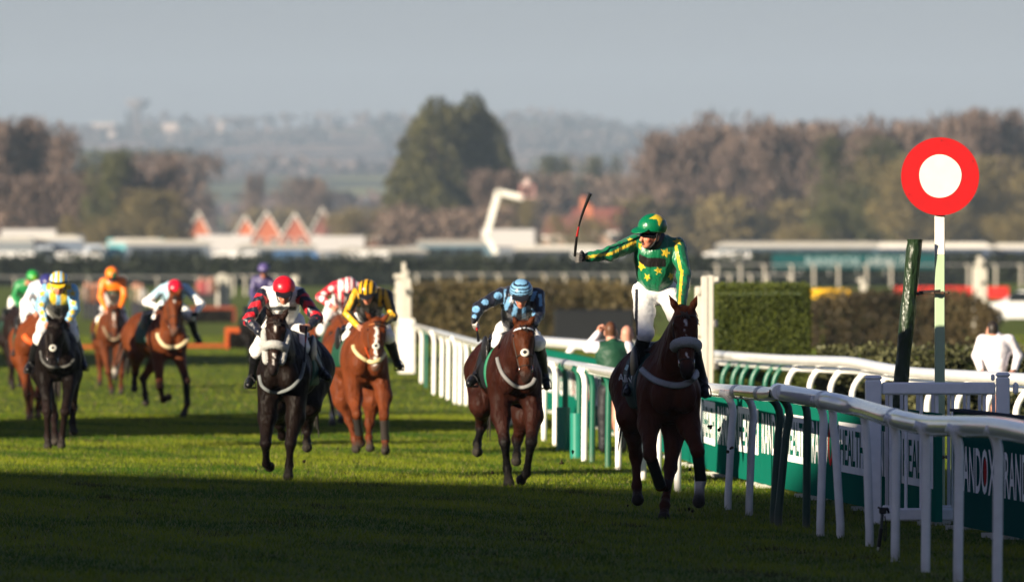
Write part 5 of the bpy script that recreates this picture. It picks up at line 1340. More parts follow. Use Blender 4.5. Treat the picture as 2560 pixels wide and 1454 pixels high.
# ------------------------------------------------------------------ farther rails, hedge, banners, crowd
def far_rail(label, Y, x0, x1, ztop, step, zr=None, hood=True, zg=0.0, w=.1):
    s = F / Y; a, b = (x0 - CX) / s, (x1 - CX) / s; o = thing('running_rail', ((a + b) / 2, Y, zg), label, 'running rail', 'running rails of the course')
    mb = MB(); mb.tube(np.array([(a, Y, zg + ztop), (b, Y, zg + ztop)]), .05, 10, (.2, .2, .2)); mb.build('rail_tube', M['pvc'], o, smooth=True)
    for k, X in enumerate(np.arange(a + .2, b, step)):
        X = X + rng.uniform(-.12, .12) * step; mb = MB(); goose(mb, (X, Y, zg), (X - .25, Y, zg + ztop), 1, w * .5, (.42, .39, .33), .0); mb.build('post', M['post'], o, smooth=True)
far_rail('far white railing seen over the birch fence', 600, 1040, 2000, 1.6, 1.45, zg=.5, w=.15)
far_rail('far white railing at the right beyond the banners', 640, 1780, 2620, 1.9, 1.9, zg=.9, w=.17)
far_rail('far white railing at the left behind the hurdles', 560, 575, 720, 1.8, .75, zg=.2, w=.14)
far_rail('low far rail at the left in the shade', 620, -60, 560, 1.2, 2.6, zg=.7)
g5 = lambda Y: float(gz(0, Y))
leafy('boundary_hedge', 'long dark boundary hedge in front of the parked vehicles', 'hedge', (0, 690, g5(690) - .1), (92, 3.0, 2.1), 14000, .5, ((.006, .01, .004), (.03, .038, .016)), ragged=.16, core=(.006, .008, .004))
leafy('boundary_hedge', 'low dark hedge strip in front of the long hedge', 'hedge', (-8, 650, g5(650) - .3), (78, 2.0, 1.0), 7000, .4, ((.006, .01, .006), (.022, .03, .02)), ragged=.12, core=(.006, .008, .006))
def banner(label, x0, x1, y0, y1, Y, col, words=None, zg=0.0):
    s = F / Y; a, b = (x0 - CX) / s, (x1 - CX) / s; z1, z0 = CH - (y0 - HY) / s, CH - (y1 - HY) / s
    o = thing('banner', ((a + b) / 2, Y, zg), label, 'banner'); mb = MB(); mb.box(((a + b) / 2, Y, (z0 + z1) / 2), (b - a, .05, z1 - z0), None, col, .01); mb.build('panel', M['board'], o)
    for X in np.linspace(a + .1, b - .1, max(2, int((b - a) / 2.2) + 1)): mb = MB(); mb.box((X, Y + .06, (zg + z1) / 2 - .02), (.07, .05, z1 - zg - .04), None, (.4, .4, .38)); mb.build('post', M['post'], o)
    for (txt, t0, t1, c) in words or []:
        P2, T = lettering(txt, a + (b - a) * t0, a + (b - a) * t1, z0 + (z1 - z0) * .2, z0 + (z1 - z0) * .8); add('lettering', np.c_[P2[:, 0], np.full(len(P2), Y - .03), P2[:, 1]], np.asarray(T), M['board'], o, smooth=False, cols=cols_of(len(P2), c))
banner('long red banner behind the finishing post', 2236, 2522, 716, 746, 400, (.5, .03, .025))
banner('yellow banner right of the clipped hedge', 2012, 2126, 722, 745, 330, (.7, .4, .02))
banner('teal banner with pale lettering behind the far railing', 1930, 2356, 634, 672, 680, (.006, .055, .06), [('RANDOX', .2, .52, (.22, .3, .31)), ('HEALTH', .56, .84, (.3, .34, .34))], zg=1.2)
# crowd by the rails: far too small to tell the parts apart
def spectator(label, X, Y, zg, hgt, coat, legs=(.02, .02, .03)):
    T = SDF(); k = hgt / 1.75; p = A(X, Y, zg); ps = rng.uniform(-.05, .05)
    T.ell(p + A(ps, 0, 1.63 * k), (.09, .1, .12), .02, 1); T.cone(p + A(ps, 0, 1.52 * k), p + A(0, 0, 1.42 * k), .06, .07, .03, 1)
    T.chain([p + A(0, 0, .95 * k), p + A(0, 0, 1.35 * k)], [.15, .17], .06, 0); T.cone(p + A(-.17, 0, 1.4 * k), p + A(.17, 0, 1.4 * k), .07, .07, .05, 0)
    for q in (-1, 1):
        T.chain([p + A(q * .2, 0, 1.4 * k), p + A(q * .27, -.03, 1.12 * k), p + A(q * .2, -.16, .98 * k)], [.06, .05, .04], .03, 0); T.chain([p + A(q * .09, 0, .95 * k), p + A(q * .11, 0, .5 * k), p + A(q * .12, 0, .04)], [.1, .07, .055], .04, 2); T.cone(p + A(q * .12, 0, .05), p + A(q * .12, -.16, .04), .05, .04, .02, 2)
    V, Fq = T.mesh(.035); w = T.weights(V, .01); c = w[0][:, None] * A(*coat) + w[1][:, None] * A(.4, .2, .14) + w[2][:, None] * A(*legs)
    tag(add('person', V, Fq, M['cloth'], base=p, cols=c), label, 'person', 'spectators far behind the horses')
cr = [(503, 'dull red coat'), (512, 'maroon jacket'), (522, 'dusty pink top'), (532, 'brown coat'), (225, 'dark brown coat'), (236, 'rust coloured coat'), (215, 'grey brown jacket'), (245, 'black jacket'), (344, 'beige coat'), (354, 'pale grey coat'), (336, 'dark olive coat')]
cc = [(.3, .05, .05), (.16, .02, .03), (.35, .16, .15), (.12, .06, .04), (.07, .035, .02), (.2, .06, .02), (.14, .1, .08), (.02, .02, .025), (.3, .22, .14), (.4, .38, .36), (.06, .06, .03)]
for (x, t), c in zip(cr, cc):
    Y = 470 if x > 400 else 400; pl = 'left of the white slatted wing' if x > 400 else ('beside the orange jockey' if x > 300 else 'between the starred and orange jockeys')
    spectator('distant spectator in a %s standing %s' % (t, pl), (x - CX) * Y / F, Y, float(gz(0, Y)), 1.75 + rng.uniform(-.08, .06), c)

# ------------------------------------------------------------------ vehicles beyond the hedge
def side_outline(kind, Ln, Hh):
    if kind == 'coach': return [(0, .35), (0, Hh - .5), (.25, Hh - .08), (.7, Hh), (Ln - 1.0, Hh), (Ln - .35, Hh - .25), (Ln - .05, 1.3), (Ln, .8), (Ln, .35)]
    if kind == 'van': return [(0, .4), (0, Hh - .15), (.15, Hh), (Ln * .66, Hh), (Ln * .78, Hh - .15), (Ln * .88, Hh * .55), (Ln - .15, Hh * .5), (Ln, Hh * .38), (Ln, .4)]
    if kind == 'lorry': return [(0, .9), (0, Hh), (Ln * .76, Hh), (Ln * .76, .9)]
    if kind == 'car': return [(0, .3), (0, .8), (.1, .95), (.5, 1.0), (1.0, Hh), (2.3, Hh), (3.1, 1.0), (4.0, .85), (4.25, .6), (4.25, .3)]
def vehicle(name, kind, label, px, Y, Ln, Hh, col, flip=1, glassc=None, roofc=(.58, .56, .52)):
    s = F / Y; X0 = (px - CX) / s; zg = float(gz(0, Y)); wd = 2.4 if kind != 'car' else 1.75
    o = thing(name, (X0, Y, zg), label, name.split('_')[-1]); fx = lambda P: np.c_[X0 + (P[:, 0] - Ln / 2) * flip, Y + P[:, 1], zg + P[:, 2]]
    mb = MB(); mb.prism(side_outline(kind, Ln, Hh), -wd / 2, wd / 2, fx, col)
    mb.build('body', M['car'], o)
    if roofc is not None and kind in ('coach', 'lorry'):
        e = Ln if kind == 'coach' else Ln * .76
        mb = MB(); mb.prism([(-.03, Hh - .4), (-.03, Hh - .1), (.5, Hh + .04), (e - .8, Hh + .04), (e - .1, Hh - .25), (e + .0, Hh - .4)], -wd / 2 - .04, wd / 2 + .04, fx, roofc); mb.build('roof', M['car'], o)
    def panel(nm, x0, x1, z0, z1, m, c=(1, 1, 1), sl=0.0):
        mb = MB(); mb.prism([(x0, z0), (x0 + sl, z1), (x1 - sl, z1), (x1, z0)], -wd / 2 - .02, -wd / 2 + .01, fx, c); mb.build(nm, m, o)
    if kind == 'coach':
        n = int(Ln / 1.6)
        for i in range(n): panel('window', .5 + i * (Ln - 1.4) / n, .5 + (i + .94) * (Ln - 1.4) / n, Hh * .42, Hh * .8, M['glass'])
        panel('side_stripe', .2, Ln - .3, Hh * .3, Hh * .36, M['paint'], glassc or (.06, .08, .1))
    if kind == 'van': panel('window', Ln * .68, Ln * .85, Hh * .52, Hh * .8, M['glass'], sl=.12); panel('side_stripe', .2, Ln * .6, Hh * .3, Hh * .36, M['paint'], (.25, .3, .36))
    if kind == 'lorry':
        mb = MB(); mb.prism([(Ln * .78, .5), (Ln * .78, Hh * .8), (Ln * .93, Hh * .8), (Ln, Hh * .5), (Ln, .5)], -wd / 2, wd / 2, fx, glassc or (.3, .34, .4)); mb.build('cab', M['car'], o); panel('window', Ln * .82, Ln * .95, Hh * .5, Hh * .72, M['glass'])
        mb = MB(); mb.prism([(.1, .6), (.1, .88), (Ln - .2, .88), (Ln - .2, .6)], -.5, .5, fx, (.04, .04, .045)); mb.build('chassis', M['matte'], o)
    if kind == 'car': panel('window', .62, 1.62, 1.0, Hh - .06, M['glass'], sl=.2); panel('window', 1.68, 2.9, 1.0, Hh - .06, M['glass'], sl=.22); panel('headlight', 3.95, 4.2, .62, .78, M['metal'])
    r = .48 if kind != 'car' else .32
    for xw in ((1.2, Ln - 2.4) if kind != 'car' else (.8, 3.35)):
        for yy in (-wd / 2 + .1, wd / 2 - .1):
            c = fx(np.array([[xw, yy, r]]))[0]; mb = MB(); mb.lathe([(r * .55, -.13), (r * .95, -.13), (r, -.06), (r, .06), (r * .95, .13), (r * .55, .13)], c, 18, (.012, .012, .012), 'y'); w = mb.build('wheel', M['leather'], o, smooth=False)
            mb = MB(); mb.lathe([(0, -.14), (r * .5, -.12), (r * .55, .12), (0, .12)], c, 14, (.35, .35, .36), 'y'); mb.build('rim', M['post'], w)
    return o
WT = (.66, .66, .66)
for nm, kind, lab, px, Y, Ln, Hh, col, fl, gc in (  # most coach and lorry bodies coloured dark for shade and windows along their sides
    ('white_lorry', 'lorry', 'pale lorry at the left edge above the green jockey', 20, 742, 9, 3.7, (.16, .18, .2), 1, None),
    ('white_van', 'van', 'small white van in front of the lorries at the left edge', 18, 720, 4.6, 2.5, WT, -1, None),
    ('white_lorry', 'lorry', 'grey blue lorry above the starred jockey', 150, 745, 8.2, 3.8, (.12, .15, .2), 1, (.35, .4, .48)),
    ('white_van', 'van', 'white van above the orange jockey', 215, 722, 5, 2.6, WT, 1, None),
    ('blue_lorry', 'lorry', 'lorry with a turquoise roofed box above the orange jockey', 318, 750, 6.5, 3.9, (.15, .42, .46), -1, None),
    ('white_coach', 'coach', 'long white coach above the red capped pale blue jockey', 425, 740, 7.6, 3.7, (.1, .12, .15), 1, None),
    ('dark_coach', 'coach', 'white roofed coach with sides darkened as shade below the brick gables', 690, 742, 7.0, 3.3, (.08, .1, .13), -1, (.3, .34, .4)),
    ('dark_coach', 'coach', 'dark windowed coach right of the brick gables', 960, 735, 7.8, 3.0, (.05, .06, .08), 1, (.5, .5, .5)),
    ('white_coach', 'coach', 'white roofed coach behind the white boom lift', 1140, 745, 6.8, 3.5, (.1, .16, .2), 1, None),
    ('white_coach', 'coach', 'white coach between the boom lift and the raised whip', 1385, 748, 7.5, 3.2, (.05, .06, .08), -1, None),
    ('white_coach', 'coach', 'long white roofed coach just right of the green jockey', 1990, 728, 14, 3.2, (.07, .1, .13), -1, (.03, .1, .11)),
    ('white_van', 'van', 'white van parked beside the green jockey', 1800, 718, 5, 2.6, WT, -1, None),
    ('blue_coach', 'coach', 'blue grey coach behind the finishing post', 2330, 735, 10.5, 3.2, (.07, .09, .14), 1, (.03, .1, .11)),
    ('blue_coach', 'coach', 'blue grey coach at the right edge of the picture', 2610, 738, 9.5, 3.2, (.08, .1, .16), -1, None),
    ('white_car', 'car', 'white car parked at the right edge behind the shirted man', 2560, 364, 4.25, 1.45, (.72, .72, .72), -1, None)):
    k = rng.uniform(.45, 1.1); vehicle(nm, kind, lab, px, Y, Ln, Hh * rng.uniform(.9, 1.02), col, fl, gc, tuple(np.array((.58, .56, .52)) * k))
for i, (nm, kind, lab, px, Y, col) in enumerate((('white_car', 'car', 'small white car between the lorries above the starred jockey', 120, 706, WT), ('silver_car', 'car', 'silver car below the turquoise lorry', 300, 708, (.35, .37, .4)), ('white_van', 'van', 'white van above the brick hurdles left of the purple jockey', 575, 712, WT), ('blue_van', 'van', 'blue van right of the purple jockey', 755, 710, (.06, .14, .3)), ('white_van', 'van', 'white van above the red and white striped jockey', 900, 712, WT), ('white_car', 'car', 'white car parked left of the boom lift', 1060, 708, WT), ('dark_van', 'van', 'dark van right of the boom lift', 1330, 712, (.03, .035, .05)), ('white_van', 'van', 'white van just left of the raised arm of the green jockey', 1500, 710, WT))):
    vehicle(nm, kind, lab, px, Y, 4.25 if kind == 'car' else 4.9, 1.5 if kind == 'car' else 2.5, col, 1 if i % 2 else -1)
for px, Hh, k, lab in ((232, 3.0, .4, 'pale box van just above the cap of the orange jockey'), (505, 2.6, .3, 'cream box van above the pale blue jockey, left of the lone gable'), (612, 2.4, .34, 'pale box van below the small orange gable'), (775, 2.4, .32, 'pale box van below the right hand gables'), (1058, 2.9, .36, 'pale box van left of the boom lift base'), (1480, 2.9, .3, 'grey box van behind the fist of the green jockey')):
    vehicle('box_van', 'lorry', lab, px, 752 + px % 7, 5.6, Hh, (.1 + k * .3, .12 + k * .3, .15 + k * .3), 1 if px % 2 else -1, None, (k, k * .97, k * .92))
def marquee(label, px, Y, wd, eave, top, dp=8):
    s = F / Y; X = (px - CX) / s; zg = float(gz(0, Y)); o = thing('marquee', (X, Y, zg), label, 'marquee', 'white marquees beyond the hedge')
    mb = MB(); mb.box((X, Y, zg + eave / 2), (wd, dp, eave), None, (.13, .15, .18)); mb.build('wall', M['cloth'], o)  # walls of the white tent coloured dark to stand for their shaded side
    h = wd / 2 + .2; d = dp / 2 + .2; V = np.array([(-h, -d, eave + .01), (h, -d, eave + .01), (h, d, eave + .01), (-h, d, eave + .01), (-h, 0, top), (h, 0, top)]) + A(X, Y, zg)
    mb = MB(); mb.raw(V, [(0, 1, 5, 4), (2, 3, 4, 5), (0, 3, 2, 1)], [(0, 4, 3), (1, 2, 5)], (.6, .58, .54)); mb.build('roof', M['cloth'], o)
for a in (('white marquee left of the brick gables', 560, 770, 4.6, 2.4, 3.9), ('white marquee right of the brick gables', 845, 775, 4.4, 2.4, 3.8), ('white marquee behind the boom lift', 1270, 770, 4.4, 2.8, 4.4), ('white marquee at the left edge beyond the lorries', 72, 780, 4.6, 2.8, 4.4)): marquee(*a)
def boom_lift():
    Y = 716; s = F / Y; P = lambda x, y, d=0: A((x - CX) / s, Y + d, CH - (y - HY) / s); zg = float(gz(0, Y)); o = thing('boom_lift', (P(1222, 650)[0], Y, zg), 'white boom lift with a raised cranked arm and basket', 'boom lift')
    c = (.74, .73, .66); X = P(1222, 650)[0]
    mb = MB(); mb.prism([(-1.9, .5), (-1.9, 1.0), (-.6, 1.1), (-.5, 1.9), (.5, 1.9), (.8, 1.1), (1.2, 1.0), (1.2, .5)], -.8, .8, lambda Q: Q + A(X, Y, zg), c); mb.build('base', M['car'], o)
    for x in (-1.3, .7):
        for y in (-.75, .75): mb = MB(); mb.lathe([(0, -.14), (.42, -.14), (.45, 0), (.42, .14), (0, .14)], A(X + x, Y + y, zg + .45), 16, (.02, .02, .02), 'y'); mb.build('wheel', M['leather'], o)
    q = [P(1240, 632), P(1216, 590), P(1246, 480), P(1306, 494)]
    for a, b, w in zip(q[:-1], q[1:], (.3, .33, .3)):
        d = unit(b - a); mb = MB(); R = np.array([d, A(0, 1, 0), np.cross(d, A(0, 1, 0))]); mb.box((a + b) / 2, (np.linalg.norm(b - a) + .2, .4, w * 1.6), R, c, .04); mb.build('arm', M['car'], o)
    b = P(1318, 478); mb = MB()
    for zz in (-.5, 0, .5):
        for (p, r) in (((-.6, -.4), (.6, -.4)), ((-.6, .4), (.6, .4)), ((-.6, -.4), (-.6, .4)), ((.6, -.4), (.6, .4))): mb.tube(np.array([b + A(*p, zz), b + A(*r, zz)]), .04, 6, (.6, .3, .28))
    for p in ((-.6, -.4), (.6, -.4), (.6, .4), (-.6, .4)): mb.tube(np.array([b + A(*p, -.5), b + A(*p, .5)]), .04, 6, (.6, .3, .28))
    mb.box(b + A(0, 0, -.52), (1.25, .85, .06), None, (.4, .4, .4)); mb.build('basket', M['paint'], o)
    spectator('operator in a pale jacket up in the boom lift basket', b[0], b[1], b[2] - .48, 1.7, (.5, .4, .38))
boom_lift()

# ------------------------------------------------------------------ houses
def house(label, px, Y, base, wid, eave, ridge, dp, wall=(.34, .1, .045), roofc=(.1, .05, .04), gable=True, barge=(.62, .56, .5), win=2, chim=False):
    s = F / Y; X = (px - CX) / s; zg = base; o = thing('house', (X, Y, zg), label, 'house', 'houses beyond the racecourse')
    h = wid / 2
    if gable:
        mb = MB(); mb.prism([(-h, 0), (h, 0), (h, eave), (0, ridge - .25), (-h, eave)], 0, dp, lambda Q: Q + A(X, Y, zg), wall); mb.build('wall', M['brick'], o)
        mb = MB(); ov = .45
        for q in (-1, 1):
            e = A(q * (h + ov), 0, eave - ov * (ridge - eave) / h); r = A(0, 0, ridge); nrm = unit(np.array([q * (ridge - eave), 0, h])) * .18
            V = np.array([e + A(0, -.5, 0), r + A(0, -.5, 0), r + A(0, dp + .5, 0), e + A(0, dp + .5, 0)]); V = np.r_[V, V + nrm] + A(X, Y, zg); mb.raw(V, [(0, 1, 2, 3), (7, 6, 5, 4), (0, 4, 5, 1), (1, 5, 6, 2), (2, 6, 7, 3), (3, 7, 4, 0)], None, roofc)
        rf = mb.build('roof', M['brick'], o)
        mb = MB()
        for q in (-1, 1):
            e = A(q * (h + ov), -.55, eave - ov * (ridge - eave) / h - .25) + A(X, Y, zg); r = A(0, -.55, ridge - .25) + A(X, Y, zg); dn = A(0, 0, .45); mb.raw(np.array([e, r, r + dn, e + dn, e + A(0, .04, 0), r + A(0, .04, 0), r + dn + A(0, .04, 0), e + dn + A(0, .04, 0)]), [(0, 1, 2, 3), (7, 6, 5, 4), (3, 2, 6, 7), (0, 4, 5, 1)], None, barge)
        mb.build('bargeboard', M['white'], o)
    else:
        mb = MB(); mb.box((X, Y + dp / 2, zg + eave / 2), (wid, dp, eave), None, wall); mb.build('wall', M['brick'], o)
        V = np.array([(-h - .4, -.5, eave + .02), (h + .4, -.5, eave + .02), (h + .4, dp + .5, eave + .02), (-h - .4, dp + .5, eave + .02), (-h + .6, dp / 2, ridge), (h - .6, dp / 2, ridge)]) + A(X, Y, zg)
        mb = MB(); mb.raw(V, [(0, 1, 5, 4), (2, 3, 4, 5), (0, 3, 2, 1)], [(0, 4, 3), (1, 2, 5)], roofc); rf = mb.build('roof', M['brick'], o)
        mb = MB(); mb.box((X, Y - .52, zg + eave - .15), (wid + .8, .1, .4), None, barge); mb.build('gutter_board', M['white'], o)
    if chim:
        mb = MB(); mb.box((X + chim, Y + dp * .5, zg + ridge + .7), (1.1, 1.1, 3.0), None, (.4, .13, .06)); mb.build('chimney', M['brick'], rf)
    for i in range(win):
        xx = X + (i - (win - 1) / 2) * wid / (win + .3)
        f = MB(); f.box((xx, Y - .03, zg + eave * .72), (1.5, .1, 1.3), None, (.6, .58, .55)); fo = f.build('window', M['white'], o); f = MB(); f.box((xx, Y - .09, zg + eave * .72), (1.25, .03, 1.05), None, (.05, .06, .08)); f.build('pane', M['glass'], fo)
HY_ = 1750; HB = lambda Y: float(gz(0, Y))
def gable_at(label, x, ytop, yb, wpx, Y, **k):
    s = F / Y; zg = HB(Y); ridge = CH - (ytop - HY) / s - zg; eave = CH - (yb - HY) / s - zg; house(label, x, Y, zg, wpx / s, eave, ridge, 9, **k)
gable_at('brick gabled house standing alone at the left of the gables', 497, 530, 592, 66, 1750)
gable_at('small orange brick gable without pale boards', 613, 540, 588, 58, 1790, barge=(.36, .1, .05), wall=(.42, .11, .04))
gable_at('brick gabled house with pale boards in the middle of the row', 667, 530, 592, 78, 1750)
gable_at('brick gabled house with pale boards right of the middle one', 737, 534, 592, 72, 1740, wall=(.3, .085, .045))
gable_at('brick gabled house with dark wall at the right of the row', 806, 520, 582, 64, 1820, wall=(.17, .06, .045))
def long_at(label, x, ytop, yb, wpx, Y, **k):
    s = F / Y; zg = HB(Y); house(label, x, Y, zg, wpx / s, CH - (yb - HY) / s - zg, CH - (ytop - HY) / s - zg, 10, gable=False, win=3, **k)
long_at('red roofed house left of the green jockey', 1530, 520, 580, 210, 1650, roofc=(.17, .055, .04), wall=(.3, .2, .14), chim=-5.5)
long_at('red roofed house behind the raised whip', 1420, 540, 590, 120, 1600, roofc=(.15, .06, .045), wall=(.3, .2, .15), chim=4.0)
gable_at('orange brick gable beside the green jockey', 1685, 532, 592, 80, 1560, wall=(.42, .13, .07))
long_at('dark slate roofed brick bungalow right of the green jockey', 1822, 540, 578, 250, 1520, roofc=(.035, .035, .045), wall=(.38, .12, .06), barge=(.7, .66, .6))
long_at('brown roofed house at the right edge', 2470, 505, 600, 330, 1600, roofc=(.09, .05, .045), wall=(.3, .12, .07))
gable_at('orange brick gable half hidden by the finishing post', 2375, 545, 590, 64, 1560, wall=(.42, .12, .05))
long_at('long low brown roofed terrace behind the conifers', 980, 545, 592, 330, 1620, roofc=(.085, .05, .042), wall=(.2, .1, .07))
gable_at('small red house at the left edge among bare trees', 22, 470, 520, 44, 1900, wall=(.42, .1, .04), barge=(.3, .1, .06))

# ------------------------------------------------------------------ trees
def crown_twigs(r, n, cols, seed, clump=26, up=.55, size=1.0):
    """twig clumps spread through a unit crown (radius .5, height 1)"""
    g = np.random.default_rng(seed); cen = g.normal(size=(clump, 3)) * A(.2, .2, .22) + A(0, 0, .62); cen[:, 2] = np.clip(cen[:, 2], .22, .92)
    i = g.integers(0, clump, n); P = cen[i] + g.normal(size=(n, 3)) * g.uniform(.05, .12, clump)[i, None]
    ok = (P[:, 2] > .12) & (P[:, 2] < 1.05); P = P[ok]; i = i[ok]; t = np.clip(g.uniform(0, 1, clump)[i] * .7 + g.random(len(i)) * .3, 0, 1)
    return P, mix(cols[0], cols[1], t), g
def tree_mesh(kind, seed):
    g = np.random.default_rng(seed)
    mb = MB(); tc = (.06, .045, .035)
    mb.tube(np.array([(0, 0, 0), (.01, 0, .2), (-.01, .01, .45), (.0, 0, .7)]), [.022, .017, .012, .005], 7, tc)
    for k in range(11):
        a = g.uniform(0, 6.3); z = g.uniform(.2, .6); l = g.uniform(.15, .34); p = A(0, 0, z); q = p + A(math.cos(a) * l, math.sin(a) * l, l * g.uniform(.7, 1.3)); mb.tube(np.array([p, (p + q) / 2 + A(0, 0, -.015), q]), [.009, .006, .002], 5, tc)
    trunk = mb
    mb = MB()
    if kind == 'bare': P, c, g2 = crown_twigs(0, 3600, ((.065, .046, .04), (.185, .132, .105)), seed); mb.quads(P, .04, c, g2, vert=.4, asp=2.6)
    elif kind == 'budding': P, c, g2 = crown_twigs(0, 5200, ((.07, .06, .025), (.22, .17, .065)), seed); mb.quads(P, .035, c, g2, asp=1.4)
    elif kind == 'evergreen': P, c, g2 = crown_twigs(0, 6500, ((.018, .022, .008), (.085, .085, .022)), seed, 20); mb.quads(P, .04, c, g2, asp=1.3)
    elif kind == 'conifer':
        n = 12000; z = 1 - np.sqrt(g.random(n)) * .97; a = g.uniform(0, 6.3, n); lob = 1 + .22 * np.sin(a * 5 + z * 19) + .12 * np.sin(a * 3 + z * 41)
        r = (.31 * (1.02 - z) ** .5 * (1 - .35 * np.clip((.3 - z) / .3, 0, 1))) * lob * np.sqrt(g.uniform(.45, 1, n)); P = np.c_[r * np.cos(a), r * np.sin(a), z * .98 + .02 + r * .15]
        t = np.clip(.45 + .5 * noise3(P, 14, seed) + g.normal(size=n) * .15, 0, 1); mb.quads(P, .035, mix((.022, .025, .008), (.11, .1, .026), t), g, asp=1.6)
    return trunk, mb
TREES = {}
def tree(kind, label, px, ytop, Y, wpx, group, seed=0, base=None):
    s = F / Y; zg = HB(Y) if base is None else base; hgt = (CH - (ytop - HY) / s - zg) * (.93 if kind == 'bare' else 1.0); k = (kind, seed)
    nm = {'bare': 'bare_tree', 'budding': 'budding_tree', 'evergreen': 'evergreen_tree', 'conifer': 'conifer_tree'}[kind]
    if k not in TREES:
        t, c = tree_mesh(kind, 100 + seed); TREES[k] = [mesh_data('trunk', np.concatenate(t.v), [np.concatenate(t.f[q]) for q in t.f if t.f[q]] + t.ng, M['bark'], True, np.concatenate(t.c)),
                                                         mesh_data('crown', np.concatenate(c.v), [np.concatenate(c.f[4])], M['twig'] if kind == 'bare' else M['leaf'], False, np.concatenate(c.c))]
    o = thing(nm, ((px - CX) / s, Y, zg), label, 'tree', group); o.rotation_euler.z = rng.uniform(0, 6.3); wx = wpx / s / (.62 if kind == 'conifer' else .8); o.scale = (wx, wx, hgt)
    for n_, me in zip(('trunk', 'crown'), TREES[k]): c = bpy.data.objects.new(n_, me); COL.objects.link(c); c.parent = o
    return o
for i, (x, y, w) in enumerate(((1090, 240, 200), (1182, 234, 190), (1052, 292, 190), (1226, 290, 170), (1136, 262, 250), (1024, 372, 150), (1258, 376, 110))):
    tree('conifer', ['tall dark conifer, left peak of the big clump', 'tallest dark conifer, right peak of the big clump', 'shorter conifer on the left shoulder of the clump', 'conifer on the right shoulder of the clump', 'broad conifer filling the middle of the clump', 'small conifer at the left foot of the clump', 'small conifer at the right foot of the clump'][i], x, y, 1300 + i * 9, w, 'conifers in the big clump', i % 3)
TL = [('evergreen', 'yellow green tree left of the bare trees above the starred jockey', 262, 390, 1150, 110), ('budding', 'pale olive bush above the pale blue jockey', 372, 480, 1120, 150), ('bare', 'reddish bare tree above the orange jockey', 350, 380, 1200, 150), ('bare', 'bare tree above the red capped pale blue jockey', 440, 375, 1850, 200), ('bare', 'tall bare tree at the left edge', 20, 285, 1180, 190), ('bare', 'tall bare tree second from the left edge', 112, 292, 1230, 190), ('bare', 'low dark bare tree under the tall left trees', 60, 430, 1130, 200), ('bare', 'dark bare tree left of the yellow green tree', 190, 430, 1160, 120), ('budding', 'yellowish bush at the foot of the left trees', 235, 540, 1100, 120), ('bare', 'slender bare tree standing alone before the fields', 636, 430, 2100, 46), ('bare', 'small bare tree left of the conifers', 770, 440, 2050, 110), ('budding', 'olive bush left of the conifer clump', 895, 520, 1350, 130), ('bare', 'brown bare tree at the right foot of the conifers', 1240, 420, 1280, 120), ('budding', 'yellow green bush right of the boom lift', 1290, 500, 1240, 110), ('budding', 'pale budding bush below the raised whip', 1450, 540, 1150, 120),
      ('evergreen', 'dark blue green tree above the raised whip', 1385, 400, 1900, 110), ('evergreen', 'dark tree right of the raised whip', 1500, 400, 1950, 90), ('evergreen', 'tall olive evergreen left of the red disc', 2170, 350, 1220, 190), ('budding', 'ochre tree behind the red disc', 2250, 400, 1200, 170), ('budding', 'olive bush at the far right', 2530, 540, 1100, 150), ('budding', 'pale blossom bush in front of the right trees', 2010, 560, 1110, 90), ('evergreen', 'dark green bush left of the padded pole', 2120, 520, 1130, 160), ('budding', 'ochre tree right of the red disc', 2480, 400, 1240, 150)]
for i, (k, lab, x, y, Y, w) in enumerate(TL): tree(k, lab, x, y, Y, w, 'trees beyond the parked vehicles', i % 3)
RT = [(1700, 330, 'left end of the bare wood'), (1790, 300, 'first tall peak of the bare wood'), (1860, 275, 'bare wood above the clipped hedge'), (1945, 300, 'middle of the bare wood'), (2030, 295, 'bare wood above the yellow banner'), (2110, 285, 'bare wood left of the red disc'), (2190, 310, 'bare wood just left of the red disc'), (2280, 300, 'bare wood above the red disc'), (2345, 285, 'bare wood straight above the finishing post'), (2420, 270, 'tallest part of the bare wood'), (2490, 275, 'bare wood right of the red disc'), (2560, 300, 'bare wood at the right edge')]
for i, (x, y, lab) in enumerate(RT): tree('bare', 'bare purple brown tree, ' + lab, x, y + rng.integers(-8, 8), 1380 + (i % 3) * 40, 170, 'bare trees of the right hand wood', i % 3)
# woods that read as one mass
def wood(label, cx, cy, spx, top, Y, n, cols, leaf, nm='bare_wood'):
    g = np.random.default_rng(cx); s = F / Y; m = max(8, int(spx / 22)); X = (cx + g.uniform(-.5, .5, m) * spx - CX) / s; yy = Y + g.uniform(0, 60, m); zt = CH - (top + g.uniform(0, 1, m) * cy - HY) / s; i = g.integers(0, m, n); zb = HB(Y); rad = 26 / s
    h = g.beta(2, 1.6, n); P = np.c_[X[i] + g.normal(size=n) * rad, yy[i] + g.normal(size=n) * rad, zb + (zt[i] - zb) * h]
    t = np.clip(g.random(m)[i] * .7 + g.random(n) * .3, 0, 1); mb = MB(); mb.quads(P, leaf, mix(cols[0], cols[1], t), g, asp=1.8); o = mb.build(nm, M['twig'], base=((cx - CX) / s, Y, zb)); tag(o, label, 'wood', kind='stuff')
BR = ((.07, .05, .042), (.18, .13, .1)); OL = ((.05, .045, .024), (.15, .115, .05)); DG = ((.02, .026, .02), (.06, .065, .035))
wood('bare brown wood filling the right background', 2110, 90, 960, 330, 1440, 30000, BR, 1.0)
wood('undergrowth and low trees under the right wood', 2080, 60, 1000, 480, 1300, 16000, OL, .9, 'undergrowth')
wood('bare brown wood behind the boom lift', 1500, 70, 420, 420, 1750, 11000, BR, 1.1)
wood('bare brown trees massed at the left', 190, 90, 420, 430, 1300, 9000, BR, .9)
wood('low scrub along the left foot of the trees', 200, 50, 470, 520, 1180, 8000, OL, .8, 'undergrowth')
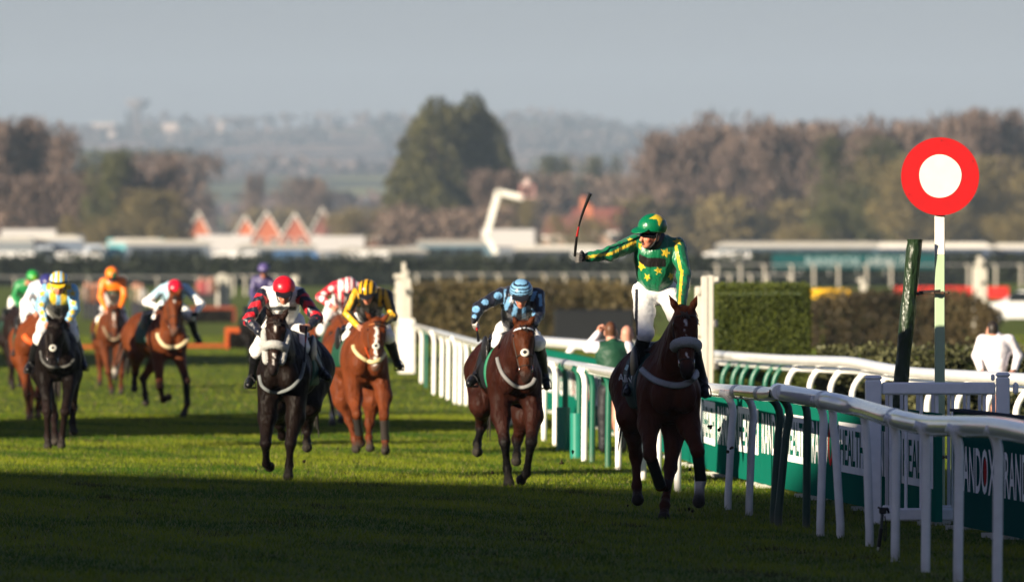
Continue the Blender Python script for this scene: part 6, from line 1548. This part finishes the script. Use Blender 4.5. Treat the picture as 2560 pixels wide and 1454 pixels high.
wood('scrub between the gables and the conifers', 900, 50, 560, 510, 1950, 9000, OL, .8, 'undergrowth')
wood('low brown scrub at the foot of the conifers', 1120, 40, 300, 500, 1220, 6000, BR, .8, 'undergrowth')
wood('dark far wood on the left rise', 300, 14, 320, 365, 2600, 7000, DG, 1.6, 'far_wood')
def hill_woods():
    g = np.random.default_rng(5); mb = MB()
    for k in range(30):
        Y = g.choice([g.uniform(2300, 3000), g.uniform(4300, 7300)], p=[.2, .8]); X = g.uniform(-.075, .075) * Y; w = g.uniform(60, 260); n = int(w * 2.2); h = g.uniform(8, 15)
        P = np.c_[X + g.uniform(-1, 1, n) * w, Y + g.normal(size=n) * 12, np.zeros(n)]; P[:, 2] = gz(P[:, 0], P[:, 1]) + g.random(n) ** .8 * h
        mb.quads(P, 9.0, mix((.03, .03, .035), (.1, .075, .07), g.random() * np.ones(n) * .8 + g.random(n) * .2), g)
    tag(mb.build('hill_woods', M['twig'], base=(0, 5000, 40)), 'far woods and hedgerows scattered over the hazy hills', 'wood', kind='stuff')
hill_woods()
def far_building(label, px, yc, wpx, hpx, Y, col):
    s = F / Y; X = (px - CX) / s; z = float(gz(X, Y)); zt = CH - (yc - hpx / 2 - HY) / s; o = thing('far_building', (X, Y, z), label, 'building', 'far pale buildings on the hills'); hh = max(zt - z, 4)
    mb = MB(); mb.box((X, Y, z + hh / 2 - 1), (wpx / s, 14, hh + 2), None, col); mb.build('wall', M['brick'], o); mb = MB(); mb.box((X, Y, z + hh + .4), (wpx / s + 1, 15, .8), None, (.3, .28, .27)); mb.build('roof', M['brick'], o)
far_building('large pale building on the hazy hill at the left', 257, 319, 62, 18, 6900, (.3, .25, .22)); far_building('smaller pale building right of the large one on the hill', 427, 318, 34, 15, 6900, (.3, .24, .21)); far_building('tiny pale building on the far hill above the left gable', 552, 312, 14, 12, 7000, (.25, .2, .18))
def water_tower():
    Y = 7250; s = F / Y; X = (345 - CX) / s; z = float(gz(X, Y)); zt = CH - (245 - HY) / s; o = thing('water_tower', (X, Y, z), 'hazy mushroom shaped water tower on the far ridge', 'water tower')
    mb = MB(); mb.lathe([(4, 0), (3, (zt - z) * .55), (3.4, (zt - z) * .62)], (X, Y, z - 1), 20, (.1, .085, .085)); mb.build('stem', M['brick'], o, smooth=True)
    mb = MB(); h = zt - z; mb.lathe([(3.4, h * .58), (10, h * .8), (10.5, h * .97), (0, h * 1.02)], (X, Y, z - 1), 24, (.1, .085, .085)); mb.build('tank', M['brick'], o, smooth=True)
water_tower()

# ------------------------------------------------------------------ air
def haze():
    m = bpy.data.materials.new('hazy air'); m.use_nodes = True; nt = m.node_tree; nt.nodes.remove(nt.nodes['Principled BSDF']); v = nt.nodes.new('ShaderNodeVolumePrincipled')
    v.inputs['Color'].default_value = (.6, .78, 1.0, 1); v.inputs['Density'].default_value = HAZE; v.inputs['Anisotropy'].default_value = 0.0
    nt.links.new(v.outputs[0], nt.nodes['Material Output'].inputs['Volume'])
    mb = MB(); mb.box((0, 4350, 109), (3200, 9500, 220), None); o = mb.build('haze', m, base=(0, 4350, -1)); tag(o, 'thin blue haze over the distance', 'haze', kind='stuff')
HAZE = 0.00008
haze()

# ------------------------------------------------------------------ turf thrown up by the hooves
for i, (x, y, d) in enumerate(((1800, 1070, 77.4), (1824, 1122, 77.2), (1776, 1064, 77.6), (1842, 1240, 77.0), (1690, 1162, 77.8), (1725, 1172, 77.9), (1570, 1262, 78.4), (1724, 1275, 77.2), (1430, 1130, 90), (1404, 1158, 89), (1230, 1180, 89.5), (760, 1150, 92.4), (640, 1176, 92), (845, 1120, 105))):
    T = SDF(); c = W(x, y, d); r = rng.uniform(.008, .016)
    for k in range(3): T.ell(c + rng.normal(size=3) * r * .7, A(*rng.uniform(.6, 1.2, 3)) * r, .01)
    V, Fq = T.mesh(.005); tag(add('turf_clod', V, Fq, M['bark'], cols=cols_of(len(V), (.03, .022, .012))), 'small dark clod of turf flung up by the galloping hooves', 'turf clod', 'clods of turf in the air')
